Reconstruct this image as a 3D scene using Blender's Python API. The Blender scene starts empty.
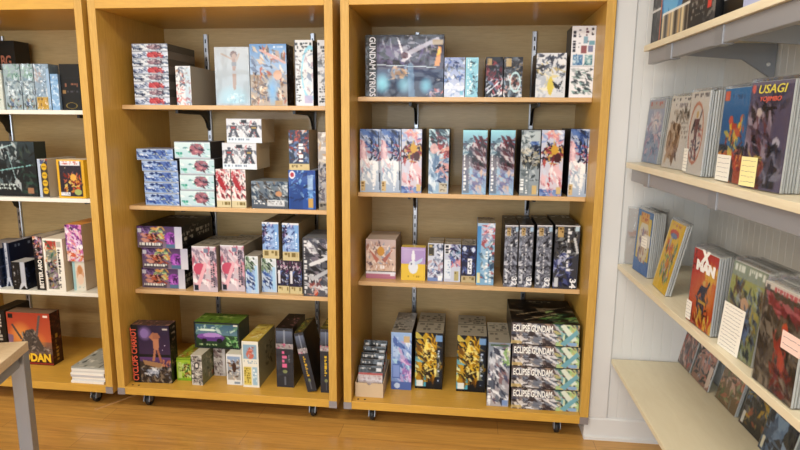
import bpy, bmesh, math, random
import numpy as np
from mathutils import Vector, Matrix

S = bpy.context.scene
COL = S.collection
rnd = random.Random(7)

# ------------------------------------------------------------------ helpers
def lin(c):
    if isinstance(c, str):
        c = tuple(int(c[i:i + 2], 16) / 255 for i in (0, 2, 4))
    return tuple(x / 12.92 if x <= .04045 else ((x + .055) / 1.055) ** 2.4 for x in c)

def mat(name, col, rough=.5, metal=0., coat=0., spec=.5):
    m = bpy.data.materials.new(name); m.use_nodes = True
    b = m.node_tree.nodes['Principled BSDF']
    b.inputs['Base Color'].default_value = (*lin(col), 1)
    b.inputs['Roughness'].default_value = rough
    b.inputs['Metallic'].default_value = metal
    b.inputs['Coat Weight'].default_value = coat
    b.inputs['Specular IOR Level'].default_value = spec
    return m

def nodes(m):
    return m.node_tree.nodes, m.node_tree.links, m.node_tree.nodes['Principled BSDF']

def wood_mat(name, c0, c1, scale, rough=.38, grain=9., coat=.15):
    m = mat(name, c0, rough, coat=coat)
    n, l, b = nodes(m)
    tc = n.new('ShaderNodeTexCoord'); mp = n.new('ShaderNodeMapping')
    mp.inputs['Scale'].default_value = scale
    nz = n.new('ShaderNodeTexNoise'); nz.inputs['Scale'].default_value = grain
    nz.inputs['Detail'].default_value = 6; nz.inputs['Roughness'].default_value = .62
    nz.inputs['Distortion'].default_value = .6
    r = n.new('ShaderNodeValToRGB')
    r.color_ramp.elements[0].position = .36; r.color_ramp.elements[1].position = .68
    r.color_ramp.elements[0].color = (*lin(c1), 1); r.color_ramp.elements[1].color = (*lin(c0), 1)
    l.new(tc.outputs['Object'], mp.inputs[0]); l.new(mp.outputs[0], nz.inputs[0])
    l.new(nz.outputs[0], r.inputs[0]); l.new(r.outputs[0], b.inputs['Base Color'])
    bp = n.new('ShaderNodeBump'); bp.inputs['Strength'].default_value = .04
    l.new(nz.outputs[0], bp.inputs['Height']); l.new(bp.outputs[0], b.inputs['Normal'])
    return m

M = {}
M['oak_v'] = wood_mat('golden_oak_veneer_upright', 'd3a84f', 'c29540', (14, 14, .9), rough=.42)
M['oak_h'] = wood_mat('golden_oak_veneer_flat', 'd8a844', 'ca9a3e', (.9, 14, 14), rough=.42)
M['oak_edge'] = wood_mat('oak_edge_band', 'd6a552', 'c89444', (14, 14, .9), rough=.45)
M['back'] = wood_mat('pale_oak_back_panel', 'c6a874', 'b89a66', (1.2, 10, 16), rough=.5)
M['shelf'] = wood_mat('light_oak_shelf', 'dcb886', 'cfa772', (.9, 14, 14), rough=.42)
M['maple'] = wood_mat('cream_maple_board', 'e4dbc0', 'dcd0b2', (12, .9, 12), rough=.4)
M['white_board'] = mat('white_laminate_shelf', 'eceadf', .4)
M['cream'] = wood_mat('cream_laminate_ledge', 'e4dcc0', 'ded5b8', (3, .7, 3), rough=.5, coat=.05)
M['tabletop'] = wood_mat('pale_ash_tabletop', 'd3bd9a', 'c6ae8a', (3, 9, 9), rough=.45)
M['wall'] = mat('white_painted_beadboard', 'd6d6d4', .5)
M['trim'] = mat('white_gloss_trim_paint', 'd9d9d8', .4)
M['ceil'] = mat('white_ceiling_paint', 'e8e6e0', .8)
M['steel'] = mat('brushed_grey_steel', '96999f', .4, .5)
M['tube'] = mat('satin_steel_tube', '999ba1', .4, .35)
M['chrome'] = mat('zinc_slotted_standard', 'b9bec6', .3, .85)
M['plate'] = mat('grey_corner_plate', '9c9aa0', .4, .55)
M['black'] = mat('black_powder_coat', '141416', .4)
M['slot'] = mat('dark_slot', '1a1a1c', .7)
M['rubber'] = mat('black_rubber_wheel', '18181a', .5)
M['card'] = mat('brown_card_tray', 'cdb594', .8)
M['paper'] = mat('white_paper', 'e9e6dc', .75)
M['page'] = mat('comic_page_edges', 'cfcdc6', .7)
M['note_y'] = mat('yellow_note_card', 'ebe0a0', .75)
M['note_p'] = mat('pink_price_slip', 'f0cfc4', .75)
M['ink'] = mat('handwriting_ink', '70707c', .7)
M['cord'] = mat('tan_cord_cover', 'b58a55', .6)
M['bolt'] = mat('dark_screw_hole', '2a1c10', .8)

def floor_mat():
    m = mat('honey_plank_floor', 'b9813f', .3, coat=.25)
    n, l, b = nodes(m)
    tc = n.new('ShaderNodeTexCoord')
    br = n.new('ShaderNodeTexBrick'); br.inputs['Scale'].default_value = 1
    br.inputs['Brick Width'].default_value = 1.25; br.inputs['Row Height'].default_value = .13
    br.inputs['Mortar Size'].default_value = .0012; br.offset = .37
    br.inputs['Color1'].default_value = (*lin('cc9c50'), 1); br.inputs['Color2'].default_value = (*lin('c08e46'), 1)
    br.inputs['Mortar'].default_value = (*lin('94683a'), 1)
    mp = n.new('ShaderNodeMapping'); mp.inputs['Scale'].default_value = (1.1, 16, 1)
    nz = n.new('ShaderNodeTexNoise'); nz.inputs['Scale'].default_value = 3.2; nz.inputs['Detail'].default_value = 7
    nz.inputs['Distortion'].default_value = 1.1
    r = n.new('ShaderNodeValToRGB'); r.color_ramp.elements[0].position = .35; r.color_ramp.elements[1].position = .72
    r.color_ramp.elements[0].color = (.72, .68, .62, 1); r.color_ramp.elements[1].color = (1.12, 1.1, 1.06, 1)
    mx = n.new('ShaderNodeMix'); mx.data_type = 'RGBA'; mx.blend_type = 'MULTIPLY'; mx.inputs[0].default_value = .75
    l.new(tc.outputs['Object'], br.inputs['Vector']); l.new(tc.outputs['Object'], mp.inputs[0]); l.new(mp.outputs[0], nz.inputs[0])
    l.new(nz.outputs[0], r.inputs[0]); l.new(br.outputs['Color'], mx.inputs[6]); l.new(r.outputs[0], mx.inputs[7])
    l.new(mx.outputs[2], b.inputs['Base Color'])
    return m
M['floor'] = floor_mat()

def print_mat(name, rough, coat, bump=.0):
    m = mat(name, 'ffffff', rough, coat=coat)
    n, l, b = nodes(m)
    b.inputs['Coat Roughness'].default_value = .12; b.inputs['Specular IOR Level'].default_value = .25
    a = n.new('ShaderNodeAttribute'); a.attribute_name = 'ink'
    l.new(a.outputs['Color'], b.inputs['Base Color'])
    if bump:
        tc = n.new('ShaderNodeTexCoord'); nz = n.new('ShaderNodeTexNoise'); nz.inputs['Scale'].default_value = 9
        nz.inputs['Detail'].default_value = 2
        bp = n.new('ShaderNodeBump'); bp.inputs['Strength'].default_value = bump; bp.inputs['Distance'].default_value = .01
        l.new(tc.outputs['Object'], nz.inputs[0]); l.new(nz.outputs[0], bp.inputs['Height'])
        l.new(bp.outputs[0], b.inputs['Coat Normal'])
    return m
M['print'] = print_mat('printed_carton', .42, .2, .5)
M['wrap'] = print_mat('shrink_wrapped_carton', .4, .55, 1.)
M['matte'] = print_mat('matte_printed_carton', .55, .1)

def bag_mat():
    m = bpy.data.materials.new('clear_plastic_sleeve'); m.use_nodes = True
    n, l = m.node_tree.nodes, m.node_tree.links
    n.clear()
    o = n.new('ShaderNodeOutputMaterial'); mx = n.new('ShaderNodeMixShader')
    t = n.new('ShaderNodeBsdfTransparent'); g = n.new('ShaderNodeBsdfGlossy'); g.inputs['Roughness'].default_value = .16
    t.inputs['Color'].default_value = (.95, .96, .97, 1)
    lw = n.new('ShaderNodeLayerWeight'); lw.inputs['Blend'].default_value = .25
    mr = n.new('ShaderNodeMapRange'); mr.inputs['To Min'].default_value = .08; mr.inputs['To Max'].default_value = .5
    tc = n.new('ShaderNodeTexCoord'); nz = n.new('ShaderNodeTexNoise'); nz.inputs['Scale'].default_value = 22
    mp = n.new('ShaderNodeMapping'); mp.inputs['Scale'].default_value = (1, 1, .35); nz.inputs['Detail'].default_value = 3
    bp = n.new('ShaderNodeBump'); bp.inputs['Strength'].default_value = .6; bp.inputs['Distance'].default_value = .01
    l.new(tc.outputs['Object'], mp.inputs[0]); l.new(mp.outputs[0], nz.inputs[0]); l.new(nz.outputs[0], bp.inputs['Height'])
    l.new(bp.outputs[0], g.inputs['Normal']); l.new(bp.outputs[0], lw.inputs['Normal'])
    l.new(lw.outputs['Fresnel'], mr.inputs[0]); l.new(mr.outputs[0], mx.inputs[0])
    l.new(t.outputs[0], mx.inputs[1]); l.new(g.outputs[0], mx.inputs[2]); l.new(mx.outputs[0], o.inputs[0])
    return m
M['bag'] = bag_mat()

def link(name, me, m=None, parent=None, loc=(0, 0, 0), rot=(0, 0, 0)):
    o = bpy.data.objects.new(name, me); COL.objects.link(o)
    if m is not None: me.materials.append(M[m] if isinstance(m, str) else m)
    o.location = loc; o.rotation_euler = rot
    if parent: o.parent = parent
    return o

def tag(o, label, cat, group=None):
    o['label'] = label; o['category'] = cat
    if group: o['group'] = group
    return o

def empty(name, loc=(0, 0, 0), rot=(0, 0, 0)):
    o = bpy.data.objects.new(name, None); COL.objects.link(o)
    o.location = loc; o.rotation_euler = rot; o.empty_display_size = .05
    return o

def struct(o):
    o['kind'] = 'structure'; return o

def bm_mesh(name, bm):
    me = bpy.data.meshes.new(name); bm.to_mesh(me); bm.free(); return me

def box_bm(bm, x0, x1, y0, y1, z0, z1):
    v = [bm.verts.new((x, y, z)) for z in (z0, z1) for y in (y0, y1) for x in (x0, x1)]
    for f in ((0, 2, 3, 1), (4, 5, 7, 6), (0, 1, 5, 4), (2, 6, 7, 3), (0, 4, 6, 2), (1, 3, 7, 5)):
        bm.faces.new([v[i] for i in f])

def box(name, x0, x1, y0, y1, z0, z1, m, parent=None, bev=.0, loc=(0, 0, 0), rot=(0, 0, 0)):
    bm = bmesh.new(); box_bm(bm, x0, x1, y0, y1, z0, z1)
    if bev: bmesh.ops.bevel(bm, geom=bm.edges[:], offset=bev, segments=2, profile=.6, affect='EDGES')
    return link(name, bm_mesh(name, bm), m, parent, loc, rot)

def prism(name, pts, axis, a0, a1, m, parent=None, loc=(0, 0, 0), rot=(0, 0, 0), bev=0):
    """extrude a 2D outline along an axis: axis x -> pts are (y, z); y -> (x, z); z -> (x, y)"""
    bm = bmesh.new()
    mk = {'x': lambda p, a: (a, p[0], p[1]), 'y': lambda p, a: (p[0], a, p[1]), 'z': lambda p, a: (p[0], p[1], a)}[axis]
    A = [bm.verts.new(mk(p, a0)) for p in pts]; B = [bm.verts.new(mk(p, a1)) for p in pts]
    n = len(pts)
    bm.faces.new(A); bm.faces.new(B[::-1])
    for i in range(n): bm.faces.new((A[i], B[i], B[(i + 1) % n], A[(i + 1) % n]))
    bmesh.ops.recalc_face_normals(bm, faces=bm.faces[:])
    if bev: bmesh.ops.bevel(bm, geom=bm.edges[:], offset=bev, segments=2, affect='EDGES')
    return link(name, bm_mesh(name, bm), m, parent, loc, rot)

def lathe(name, prof, m, parent=None, loc=(0, 0, 0), rot=(0, 0, 0), n=20):
    bm = bmesh.new(); rings = []
    for r_, z in prof:
        rings.append([bm.verts.new((r_ * math.cos(2 * math.pi * i / n), r_ * math.sin(2 * math.pi * i / n), z)) for i in range(n)])
    for a, b in zip(rings, rings[1:]):
        for i in range(n): bm.faces.new((a[i], a[(i + 1) % n], b[(i + 1) % n], b[i]))
    bm.faces.new(rings[0][::-1]); bm.faces.new(rings[-1])
    me = bm_mesh(name, bm)
    for p in me.polygons: p.use_smooth = len(p.vertices) == 4
    return link(name, me, m, parent, loc, rot)

def text(name, body, size, col, parent, loc, rot, sx=1., rough=.5, align='LEFT', bold=0., shear=0.):
    c = bpy.data.curves.new(name, 'FONT'); c.body = body; c.size = size; c.extrude = .0004
    c.align_x = align; c.offset = bold; c.shear = shear
    c.resolution_u = 3
    key = 'lettering_' + col
    if key not in M: M[key] = mat('lettering_ink_' + col, col, rough)
    c.materials.append(M[key])
    tmp = bpy.data.objects.new('lettering_source', c); COL.objects.link(tmp)
    bpy.context.view_layer.update()
    me = bpy.data.meshes.new_from_object(tmp.evaluated_get(bpy.context.evaluated_depsgraph_get()))
    bpy.data.objects.remove(tmp); bpy.data.curves.remove(c)
    o = bpy.data.objects.new(name, me); COL.objects.link(o); me.name = name
    o.location = loc; o.rotation_euler = rot; o.scale = (sx, 1, 1); o.parent = parent
    return o

# ------------------------------------------------------------------ printed artwork
class Cv:
    """a small colour raster for one printed face; u runs right, v runs down, both 0..1; w and h in metres give the aspect"""
    def __init__(s, nw, nh, w, h, seed=1):
        s.nw, s.nh, s.w, s.h = nw, nh, w, h
        s.a = np.zeros((nh, nw, 3)); s.R = random.Random(seed)
        s.U, s.V = np.meshgrid((np.arange(nw) + .5) / nw, (np.arange(nh) + .5) / nh)
    def c(s, col):
        return np.array([int(col[i:i + 2], 16) / 255 for i in (0, 2, 4)]) if isinstance(col, str) else np.array(col)
    def fill(s, col): s.a[:] = s.c(col); return s
    def put(s, mask, col, al=1.):
        s.a[mask] = s.a[mask] * (1 - al) + s.c(col) * al; return s
    def rect(s, u0, v0, u1, v1, col, al=1.): return s.put((s.U >= u0) & (s.U < u1) & (s.V >= v0) & (s.V < v1), col, al)
    def grad(s, u0, v0, u1, v1, c0, c1, ax='v'):
        m = (s.U >= u0) & (s.U <= u1) & (s.V >= v0) & (s.V <= v1)
        t = ((s.V - v0) / (v1 - v0 + 1e-9) if ax == 'v' else (s.U - u0) / (u1 - u0 + 1e-9))[..., None]
        g = s.c(c0) * (1 - t) + s.c(c1) * t
        s.a[m] = g[m]; return s
    def ell(s, u, v, ru, rv, col, al=1., ring=0):
        d = ((s.U - u) / ru) ** 2 + ((s.V - v) / rv) ** 2
        return s.put((d < 1) & (d > ring), col, al)
    def glow(s, u, v, ru, rv, col, al=1.):
        d = np.clip(1 - (((s.U - u) / ru) ** 2 + ((s.V - v) / rv) ** 2), 0, 1)[..., None] * al
        s.a = s.a * (1 - d) + s.c(col) * d; return s
    def poly(s, P, col, al=1.):
        m = np.zeros(s.U.shape, bool); n = len(P)
        for i in range(n):
            (x0, y0), (x1, y1) = P[i], P[(i + 1) % n]
            if abs(y1 - y0) < 1e-9: continue
            m ^= ((s.V >= min(y0, y1)) & (s.V < max(y0, y1)) & (s.U < x0 + (s.V - y0) * (x1 - x0) / (y1 - y0)))
        return s.put(m, col, al)
    def line(s, u0, v0, u1, v1, wd, col, al=1.):
        X, Y = s.U * s.w, s.V * s.h; ax, ay, bx, by = u0 * s.w, v0 * s.h, u1 * s.w, v1 * s.h
        L = (bx - ax) ** 2 + (by - ay) ** 2 + 1e-12
        t = np.clip(((X - ax) * (bx - ax) + (Y - ay) * (by - ay)) / L, 0, 1)
        return s.put((X - ax - t * (bx - ax)) ** 2 + (Y - ay - t * (by - ay)) ** 2 < (wd / 2) ** 2, col, al)
    def sh(s, u0, v0, u1, v1, n, size, pal, ang=None, spread=.6, al=.82):
        """angular shards, like armour plates and blades in the box art; size in metres"""
        R = s.R; size *= .66
        for _ in range(int(n * 1.9)):
            u, v = R.uniform(u0, u1), R.uniform(v0, v1)
            a = R.uniform(0, math.pi) if ang is None else math.radians(ang) + R.uniform(-spread, spread)
            L = size * R.uniform(.5, 1.5); W = L * R.uniform(.15, .5)
            P = []
            for k, q in ((-1, -.2), (-.3, -1), (1, R.uniform(-.3, .3)), (-.1, 1)):
                x = k * L * math.cos(a) - q * W * math.sin(a); y = k * L * math.sin(a) + q * W * math.cos(a)
                P.append((u + x / s.w, v + y / s.h))
            s.poly(P, R.choice(pal), al)
        return s
    def tx(s, u0, v0, u1, v1, col, vert=False, rows=1, fill=.62):
        """small unreadable print: broken strokes in rows"""
        R = s.R
        for k in range(rows):
            if vert:
                a0 = u0 + (u1 - u0) * k / rows; a1 = u0 + (u1 - u0) * (k + .72) / rows; v = v0
                while v < v1:
                    d = R.uniform(.6, 1.6) * (a1 - a0) * s.w / s.h
                    if R.random() < fill: s.rect(a0, v, a1 if R.random() < .6 else (a0 + a1) / 2, min(v1, v + d * .7), col)
                    v += d
            else:
                a0 = v0 + (v1 - v0) * k / rows; a1 = v0 + (v1 - v0) * (k + .68) / rows; u = u0
                while u < u1:
                    d = R.uniform(.5, 1.3) * (a1 - a0) * s.h / s.w
                    if R.random() < fill: s.rect(u, a0, min(u1, u + d * .75), a1 if R.random() < .6 else (a0 + a1) / 2, col)
                    u += d
        return s
    def grit(s, amt):
        r_ = np.random.RandomState(s.R.randint(0, 9999))
        s.a += (r_.rand(s.nh, s.nw, 1) - .5) * amt + (r_.rand(s.nh, s.nw, 3) - .5) * amt * .6
        return s

def lin_arr(a):
    a = np.clip(a, 0, 1)
    return np.where(a <= .04045, a / 12.92, ((a + .055) / 1.055) ** 2.4)

CELL = .0036
def printed_box(name, w, d, h, art, m='print', parent=None, loc=(0, 0, 0), rot=(0, 0, 0), cell=CELL):
    """a closed carton, origin at the front left bottom corner; art = dict front/top/right/left -> colour or painter(Cv)"""
    nx, nz = max(4, round(w / cell)), max(4, round(h / cell))
    det = [k for k in ('top', 'right', 'left') if callable(art.get(k))]
    ny = max(4, round(d / (cell * 2))) if det else 1
    vid, vs = {}, []
    def V(i, j, k):
        q = (i, j, k)
        if q not in vid: vid[q] = len(vs); vs.append((w * i / nx, d * j / ny, h * k / nz))
        return vid[q]
    faces, cols = [], []
    def paint(fn, na, nb, wa, hb, seed):
        if callable(fn):
            c = Cv(na, nb, wa, hb, seed); fn(c); g_ = c.a.mean(axis=2, keepdims=True); q = np.clip(.445 + (g_ + (c.a - g_) * .86 - .5) * 1.16, .03, 1)
            p = np.pad(q, ((1, 1), (1, 1), (0, 0)), 'edge')
            return lin_arr(q * .5 + (p[:-2, 1:-1] + p[2:, 1:-1] + p[1:-1, :-2] + p[1:-1, 2:]) * .125)
        return None
    def grid(arr, na, nb, f):
        for b in range(nb):
            for a in range(na):
                faces.append((f(a, b), f(a, b + 1), f(a + 1, b + 1), f(a + 1, b))); cols.append(arr[b, a])
    def flat(col, loop):
        faces.append(loop); cols.append(np.array(lin(col)))
    base = art.get('base', '8a8076')
    spec = {
        'front': (nx, nz, w, h, lambda a, b: V(a, 0, nz - b)),
        'top': (nx, ny, w, d, lambda a, b: V(a, ny - b, nz)),
        'right': (ny, nz, d, h, lambda a, b: V(nx, a, nz - b)),
        'left': (ny, nz, d, h, lambda a, b: V(0, ny - a, nz - b)),
        'back': (nx, nz, w, h, lambda a, b: V(nx - a, ny, nz - b)),
        'bottom': (nx, ny, w, d, lambda a, b: V(a, b, 0)),
    }
    for k, (na, nb, wa, hb, f) in spec.items():
        fn = art.get(k, base)
        arr = paint(fn, na, nb, wa, hb, art.get('seed', 3) + len(k))
        if arr is not None: grid(arr, na, nb, f)
        else:
            lp = [f(a, 0) for a in range(na)] + [f(na, b) for b in range(nb)] + [f(a, nb) for a in range(na, 0, -1)] + [f(0, b) for b in range(nb, 0, -1)]
            # bare carton board is a little lighter than its listed tone; near-black printed sides stay as they are
            flat(tuple(min(1, int(fn[q:q + 2], 16) / 255 * (1.18 if int(fn[:2], 16) > 80 else 1)) for q in (0, 2, 4)), lp[::-1])
    me = bpy.data.meshes.new(name)
    me.from_pydata(vs, [], faces)
    at_ = me.color_attributes.new('ink', 'FLOAT_COLOR', 'CORNER')
    cnt = np.array([len(f) for f in faces])
    cc = np.ones((len(faces), 4), np.float32); cc[:, :3] = np.array(cols)
    at_.data.foreach_set('color', np.repeat(cc, cnt, axis=0).ravel())
    me.update()
    return link(name, me, m, parent, loc, rot)

# ------------------------------------------------------------------ the box art, one painter per product
ART = {}
GREY = ['c9ced8', '9aa2b0', '5d6472', 'e6e9ef', '343a48', '7b8494']
BLUE = ['3c5fae', '6d8fd2', 'a9c2ea', '26407f', 'dfe8f6', '1d2646']
RED = ['b8434e', 'd98a92', 'e9c9cd', '7c2a36', 'f2e6e8']
DARK = ['17181f', '2b2d38', '444855', '686c78', '0f1014']

def art(key, **kw):
    def deco(fn):
        d = dict(front=fn, seed=sum(map(ord, key)) * 7); d.update(kw); ART[key] = d
        return fn
    return deco

def dark_top(c):
    c.fill('2a2a30').sh(0, 0, 1, 1, 26, .03, DARK + ['8e8f96']).tx(.1, .05, .9, .3, 'a6a6a8', rows=2)
def grey_top(c):
    c.fill('9a968c').sh(.05, .1, .95, .9, 26, .025, ['6e6a62', 'b5b1a6', '55524c', 'c6c2b6']).tx(.08, .62, .92, .92, '4c4a46', rows=3)
def line_top(c):
    c.fill('a29c8c'); c.tx(.08, .08, .92, .45, '57534b', rows=4); c.tx(.1, .55, .9, .92, '6b665c', rows=3); c.rect(0, .47, 1, .5, '6a6458')
def tan_strip(c, v=.84, col='d8c79a'):
    c.rect(0, v, 1, 1, col); c.tx(.12, v + .03, .42, .97, '8a7848'); c.tx(.55, v + .03, .9, .97, '8a7848')

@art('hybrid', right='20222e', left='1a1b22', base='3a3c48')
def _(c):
    c.grad(0, 0, 1, .55, '2c2a40', '4d4a68').grad(0, .55, 1, 1, '344a74', '28324e')
    c.glow(.3, .3, .3, .22, '8570a0', .7).glow(.75, .35, .3, .3, '5d5676', .6)
    c.sh(.2, .05, .95, .5, 42, .035, ['6d7086', '2d2f42', 'a9aaba', '464a5e', '1a1b2c', '7870a0', '24243a'])
    c.poly([(.4, .02), (.46, .3), (.5, .34), (.44, .1)], 'e8e6f0').poly([(.52, .36), (.95, .08), (.93, .03), (.5, .28)], 'b7b6c8')
    c.poly([(.45, .42), (.55, .28), (.6, .34), (.5, .44)], 'd6d4e2').ell(.5, .33, .05, .05, '6a4050')
    c.glow(.22, .78, .12, .2, '8fe0f6', .95).glow(.5, .8, .12, .18, '9adcf2', .8).glow(.78, .82, .1, .16, '84d8f2', .8)  # cyan window reflections in the shrink wrap, painted into the print as part of its art
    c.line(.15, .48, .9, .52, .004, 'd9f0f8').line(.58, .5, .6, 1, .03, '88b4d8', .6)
    c.ell(.42, .62, .1, .09, 'd9a878', .7).sh(.3, .52, .55, .72, 12, .02, ['e0b890', '8fa8c8', '60708c'])
    c.poly([(.88, .5), (.93, .18), (.97, .2), (.95, .5)], 'e8a060').poly([(.9, .34), (.95, .2), (.96, .3)], 'f0d060')
    c.rect(.86, .08, .99, .16, 'b8a890').sh(.8, .86, .98, .99, 10, .02, ['d8706a', 'e8c0c0', '6a78b0'])
    c.rect(0, 0, .145, 1, '121218').tx(.01, .1, .035, .9, '787884', True)

@art('bluewhite', base='4a5878')
def _(c):
    c.grad(0, 0, 1, 1, '8f9fd0', 'c9d4ec').sh(0, .05, 1, .6, 32, .022, BLUE + GREY).sh(0, .6, 1, 1, 18, .02, ['e8eef8', 'b9c8e6', '7f9ccc', 'ccd2dc'])
    c.rect(0, .72, 1, .8, 'eef2f8', .5).rect(.78, .84, .95, .95, '7cc0dc')

@art('cyan', base='3a4a5c')
def _(c):
    c.fill('8ccbe0').tx(.15, .05, .5, .95, 'eef8fb', True, 2).sh(.4, .1, 1, .95, 20, .018, ['3f6f8c', 'd9f2f8', '5ab0cc', '24394a'])

@art('mgdark1', base='16171c', right='15161b')
def _(c):
    c.fill('2a2c3a').sh(0, .1, 1, .6, 26, .022, ['7c3040', '4a4e62', '8f95a8', 'a8505a', '23242e']).sh(0, .55, 1, 1, 20, .022, ['c9d2e4', '7890b8', '46506c', 'b8616c', 'e8ecf4'])
    c.rect(.06, .04, .36, .2, 'b49a6c').tx(.1, .06, .32, .18, '4a3a20', rows=2); c.line(.1, .9, .8, .62, .006, 'dfe8f6').tx(.7, .76, .95, .96, 'e8e8ee', rows=2)

@art('mgdark2', base='16171c', right='18191f')
def _(c):
    c.fill('3a3c46').sh(0, .05, 1, .55, 26, .022, ['8a8f9c', '50545f', 'b6a488', '2b2d36']).sh(0, .5, 1, 1, 20, .024, ['c98f86', 'd8d2d6', '9c6a68', '8fa8bc', 'dfe6ec'])
    c.rect(.1, .04, .4, .24, 'c0a878').ell(.62, .62, .3, .26, 'c8ecf4', .9, .6)

@art('wgold', base='5a5750', left='33343c')
def _(c):
    c.fill('d9dde4').sh(0, 0, 1, .5, 40, .026, ['3c4150', '8f97a8', 'e8ebf0', 'c8b478', '5b6478']).sh(0, .45, .7, 1, 22, .03, ['e6d89a', 'dfe4ea', 'b8c2d0', 'f2eccc'])
    c.ell(.5, .74, .1, .2, 'e2cf62').poly([(.55, .62), (.75, .72), (.92, .6), (.8, .82), (.66, .78)], '3d3f46').rect(.72, .14, .97, .24, 'e8eaee')
    c.tx(.72, .3, .95, .9, '9aa4b4', True, 3)

@art('panels', base='50545c', left='23252d', top='9a9ca2')
def _(c):
    c.fill('e9ebf2').tx(.06, .03, .22, .36, '4a4c58', True, 1, .85).tx(.3, .05, .4, .3, '7c8090', True).tx(.6, .03, .74, .22, '6a4c5c', True).tx(.82, .03, .94, .2, '40424e', True)
    c.rect(.5, .15, .68, .24, '8fb4cc').rect(.74, .2, .96, .26, '7fb0c4').rect(.42, .27, .66, .38, 'a06a70').rect(.72, .27, .92, .36, '8a90b4')
    c.rect(.08, .4, .5, .54, '6f9cc8').sh(.1, .41, .48, .53, 8, .02, ['4878b0', 'a9cce4', 'd2e4f0']).rect(.58, .4, .92, .54, '92bcc8').sh(.6, .41, .9, .53, 8, .018, ['4f8090', 'd0e6ea'])
    c.rect(0, .555, 1, .565, 'b9bcc6').sh(.15, .6, .9, .76, 22, .02, ['5f6a74', 'a8b4bc', '3f4a54', '8aa8a8', 'c8d0d4'], 20).sh(.15, .78, .9, .95, 22, .02, ['4f5f68', '8fb4b4', '2f3a44', 'b8c4c8'], 25)

def strike(c):
    c.grad(0, 0, 1, .5, '7e90b8', 'c2c6d8').grad(0, .5, 1, 1, 'd5dde8', 'a9bcd6')
    c.sh(0, 0, 1, .28, 26, .03, ['2f4c8c', '5a7cc0', '1c2340', 'c9d4e8', '8faad8'], 35).sh(.35, .2, 1, .5, 24, .028, ['24356c', '4766ae', '14182c', 'e2e6ee', 'c06070'])
    c.poly([(0, .22), (.3, .3), (.36, .62), (.1, .7), (0, .5)], 'd9a6b4', .8).sh(0, .2, .35, .6, 10, .03, ['e8c8d0', 'c07888', 'f0e4e8'], 75)
    c.sh(0, .5, .9, .9, 22, .036, ['eef2f6', 'c9d6e4', '9ab0cc', 'f7f8fa', 'd8b8c0'], 60)
    c.rect(.04, .82, .24, .98, 'd9bd8c').tx(.07, .84, .21, .96, '8a6a3a', True); c.tx(.62, .5, .82, .97, 'f4f6fa', True, 1, .8)
    c.line(.9, .05, .95, .95, .004, '1c2238')
ART['strikeA'] = dict(front=strike, seed=11, base='16171d', right='17181e', left='1c1d24', top=dark_top)

@art('redgold', base='16171d', right='16171d', top=dark_top)
def _(c):
    c.grad(0, 0, 1, 1, 'c3cbe2', 'd8cfdc').sh(0, 0, 1, .25, 18, .028, ['8fa8dc', 'd98a96', 'e8ecf6', '5f6fae', 'f0b8a8'])
    c.sh(.1, .22, 1, .52, 42, .026, ['a83844', 'd8b24c', '7c2030', '2c2430', 'e2c890', 'c85a50', '4a3c58'])
    c.ell(.6, .3, .16, .07, 'd8a83c').ell(.75, .42, .16, .07, '5a1c28')
    c.poly([(.5, .45), (.3, .88), (.42, .9), (.55, .6)], 'c0525c').poly([(.55, .5), (.9, .85), (.98, .8), (.66, .52)], 'c8707a')
    c.sh(.1, .6, .95, .88, 16, .04, ['f2f0f4', 'e8c0c8', 'd0d8ea', 'c87c88'], 65)
    c.grad(0, .9, 1, 1, '6f8cc8', '8fa8d8').sh(0, .88, 1, 1, 10, .02, ['4868b0', 'd8a0b0', 'e8eef8']).rect(.76, .86, .96, .97, 'd8bc84')

@art('cyanred', base='1a1c24', right='22242c', top=dark_top)
def _(c):
    c.grad(0, 0, 1, 1, '8fb4c4', 'a9b8d0').sh(0, 0, 1, .36, 40, .03, ['1c2834', 'd2e6ec', '3c5868', 'a8ccd8', '7c4450'], 40)
    c.sh(.45, .2, 1, .46, 24, .026, ['b8484c', 'e0a090', '32222c', 'd9dfe8', '883038']).ell(.26, .3, .2, .08, 'e6b0ac', .8)
    c.grad(0, .45, .5, 1, '8ea6c6', '9fc0dc').sh(0, .45, .5, 1, 16, .035, ['c0d4e8', '6684a8', 'e2ecf4'], 80)
    c.sh(.45, .48, 1, .85, 22, .03, ['2c3c60', '5c74a4', 'c4d0e2', '1a2034', 'd89c98']).rect(.55, .83, .95, .98, 'cfc0a0', .8).tx(.6, .85, .92, .97, '6a5c48', rows=3)

@art('night', base='101116', right='0f1015', top=dark_top)
def _(c):
    c.grad(0, 0, 1, .2, '9fe0f0', '7ca6c0').grad(0, .2, 1, .6, '5c5468', 'a8a0ac').grad(0, .6, 1, 1, '8f94b8', '8fb8dc')  # cyan top band: window reflection put into the print colour
    c.sh(.35, .12, 1, .24, 14, .022, ['5c2030', '8a3444', '38202c', 'a86a72']).sh(.3, .22, 1, .6, 34, .032, ['3c3440', '857c88', 'd2ccd2', '5e2c38', '24222c', 'b4aab0'], 55)
    c.sh(0, .1, .35, .4, 14, .026, ['6c8ca0', 'c8dce4', '384c5c']).sh(.3, .62, 1, .98, 22, .035, ['c2c4d6', '8c8ab0', '6a74a8', 'a4c8e4', 'd6b8a8'])
    c.rect(.02, .38, .3, .98, '6d6e78', .55).tx(.05, .38, .22, .97, 'eef0f4', True, 1, .85).tx(.26, .4, .34, .9, 'c8ccd4', True)

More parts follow.
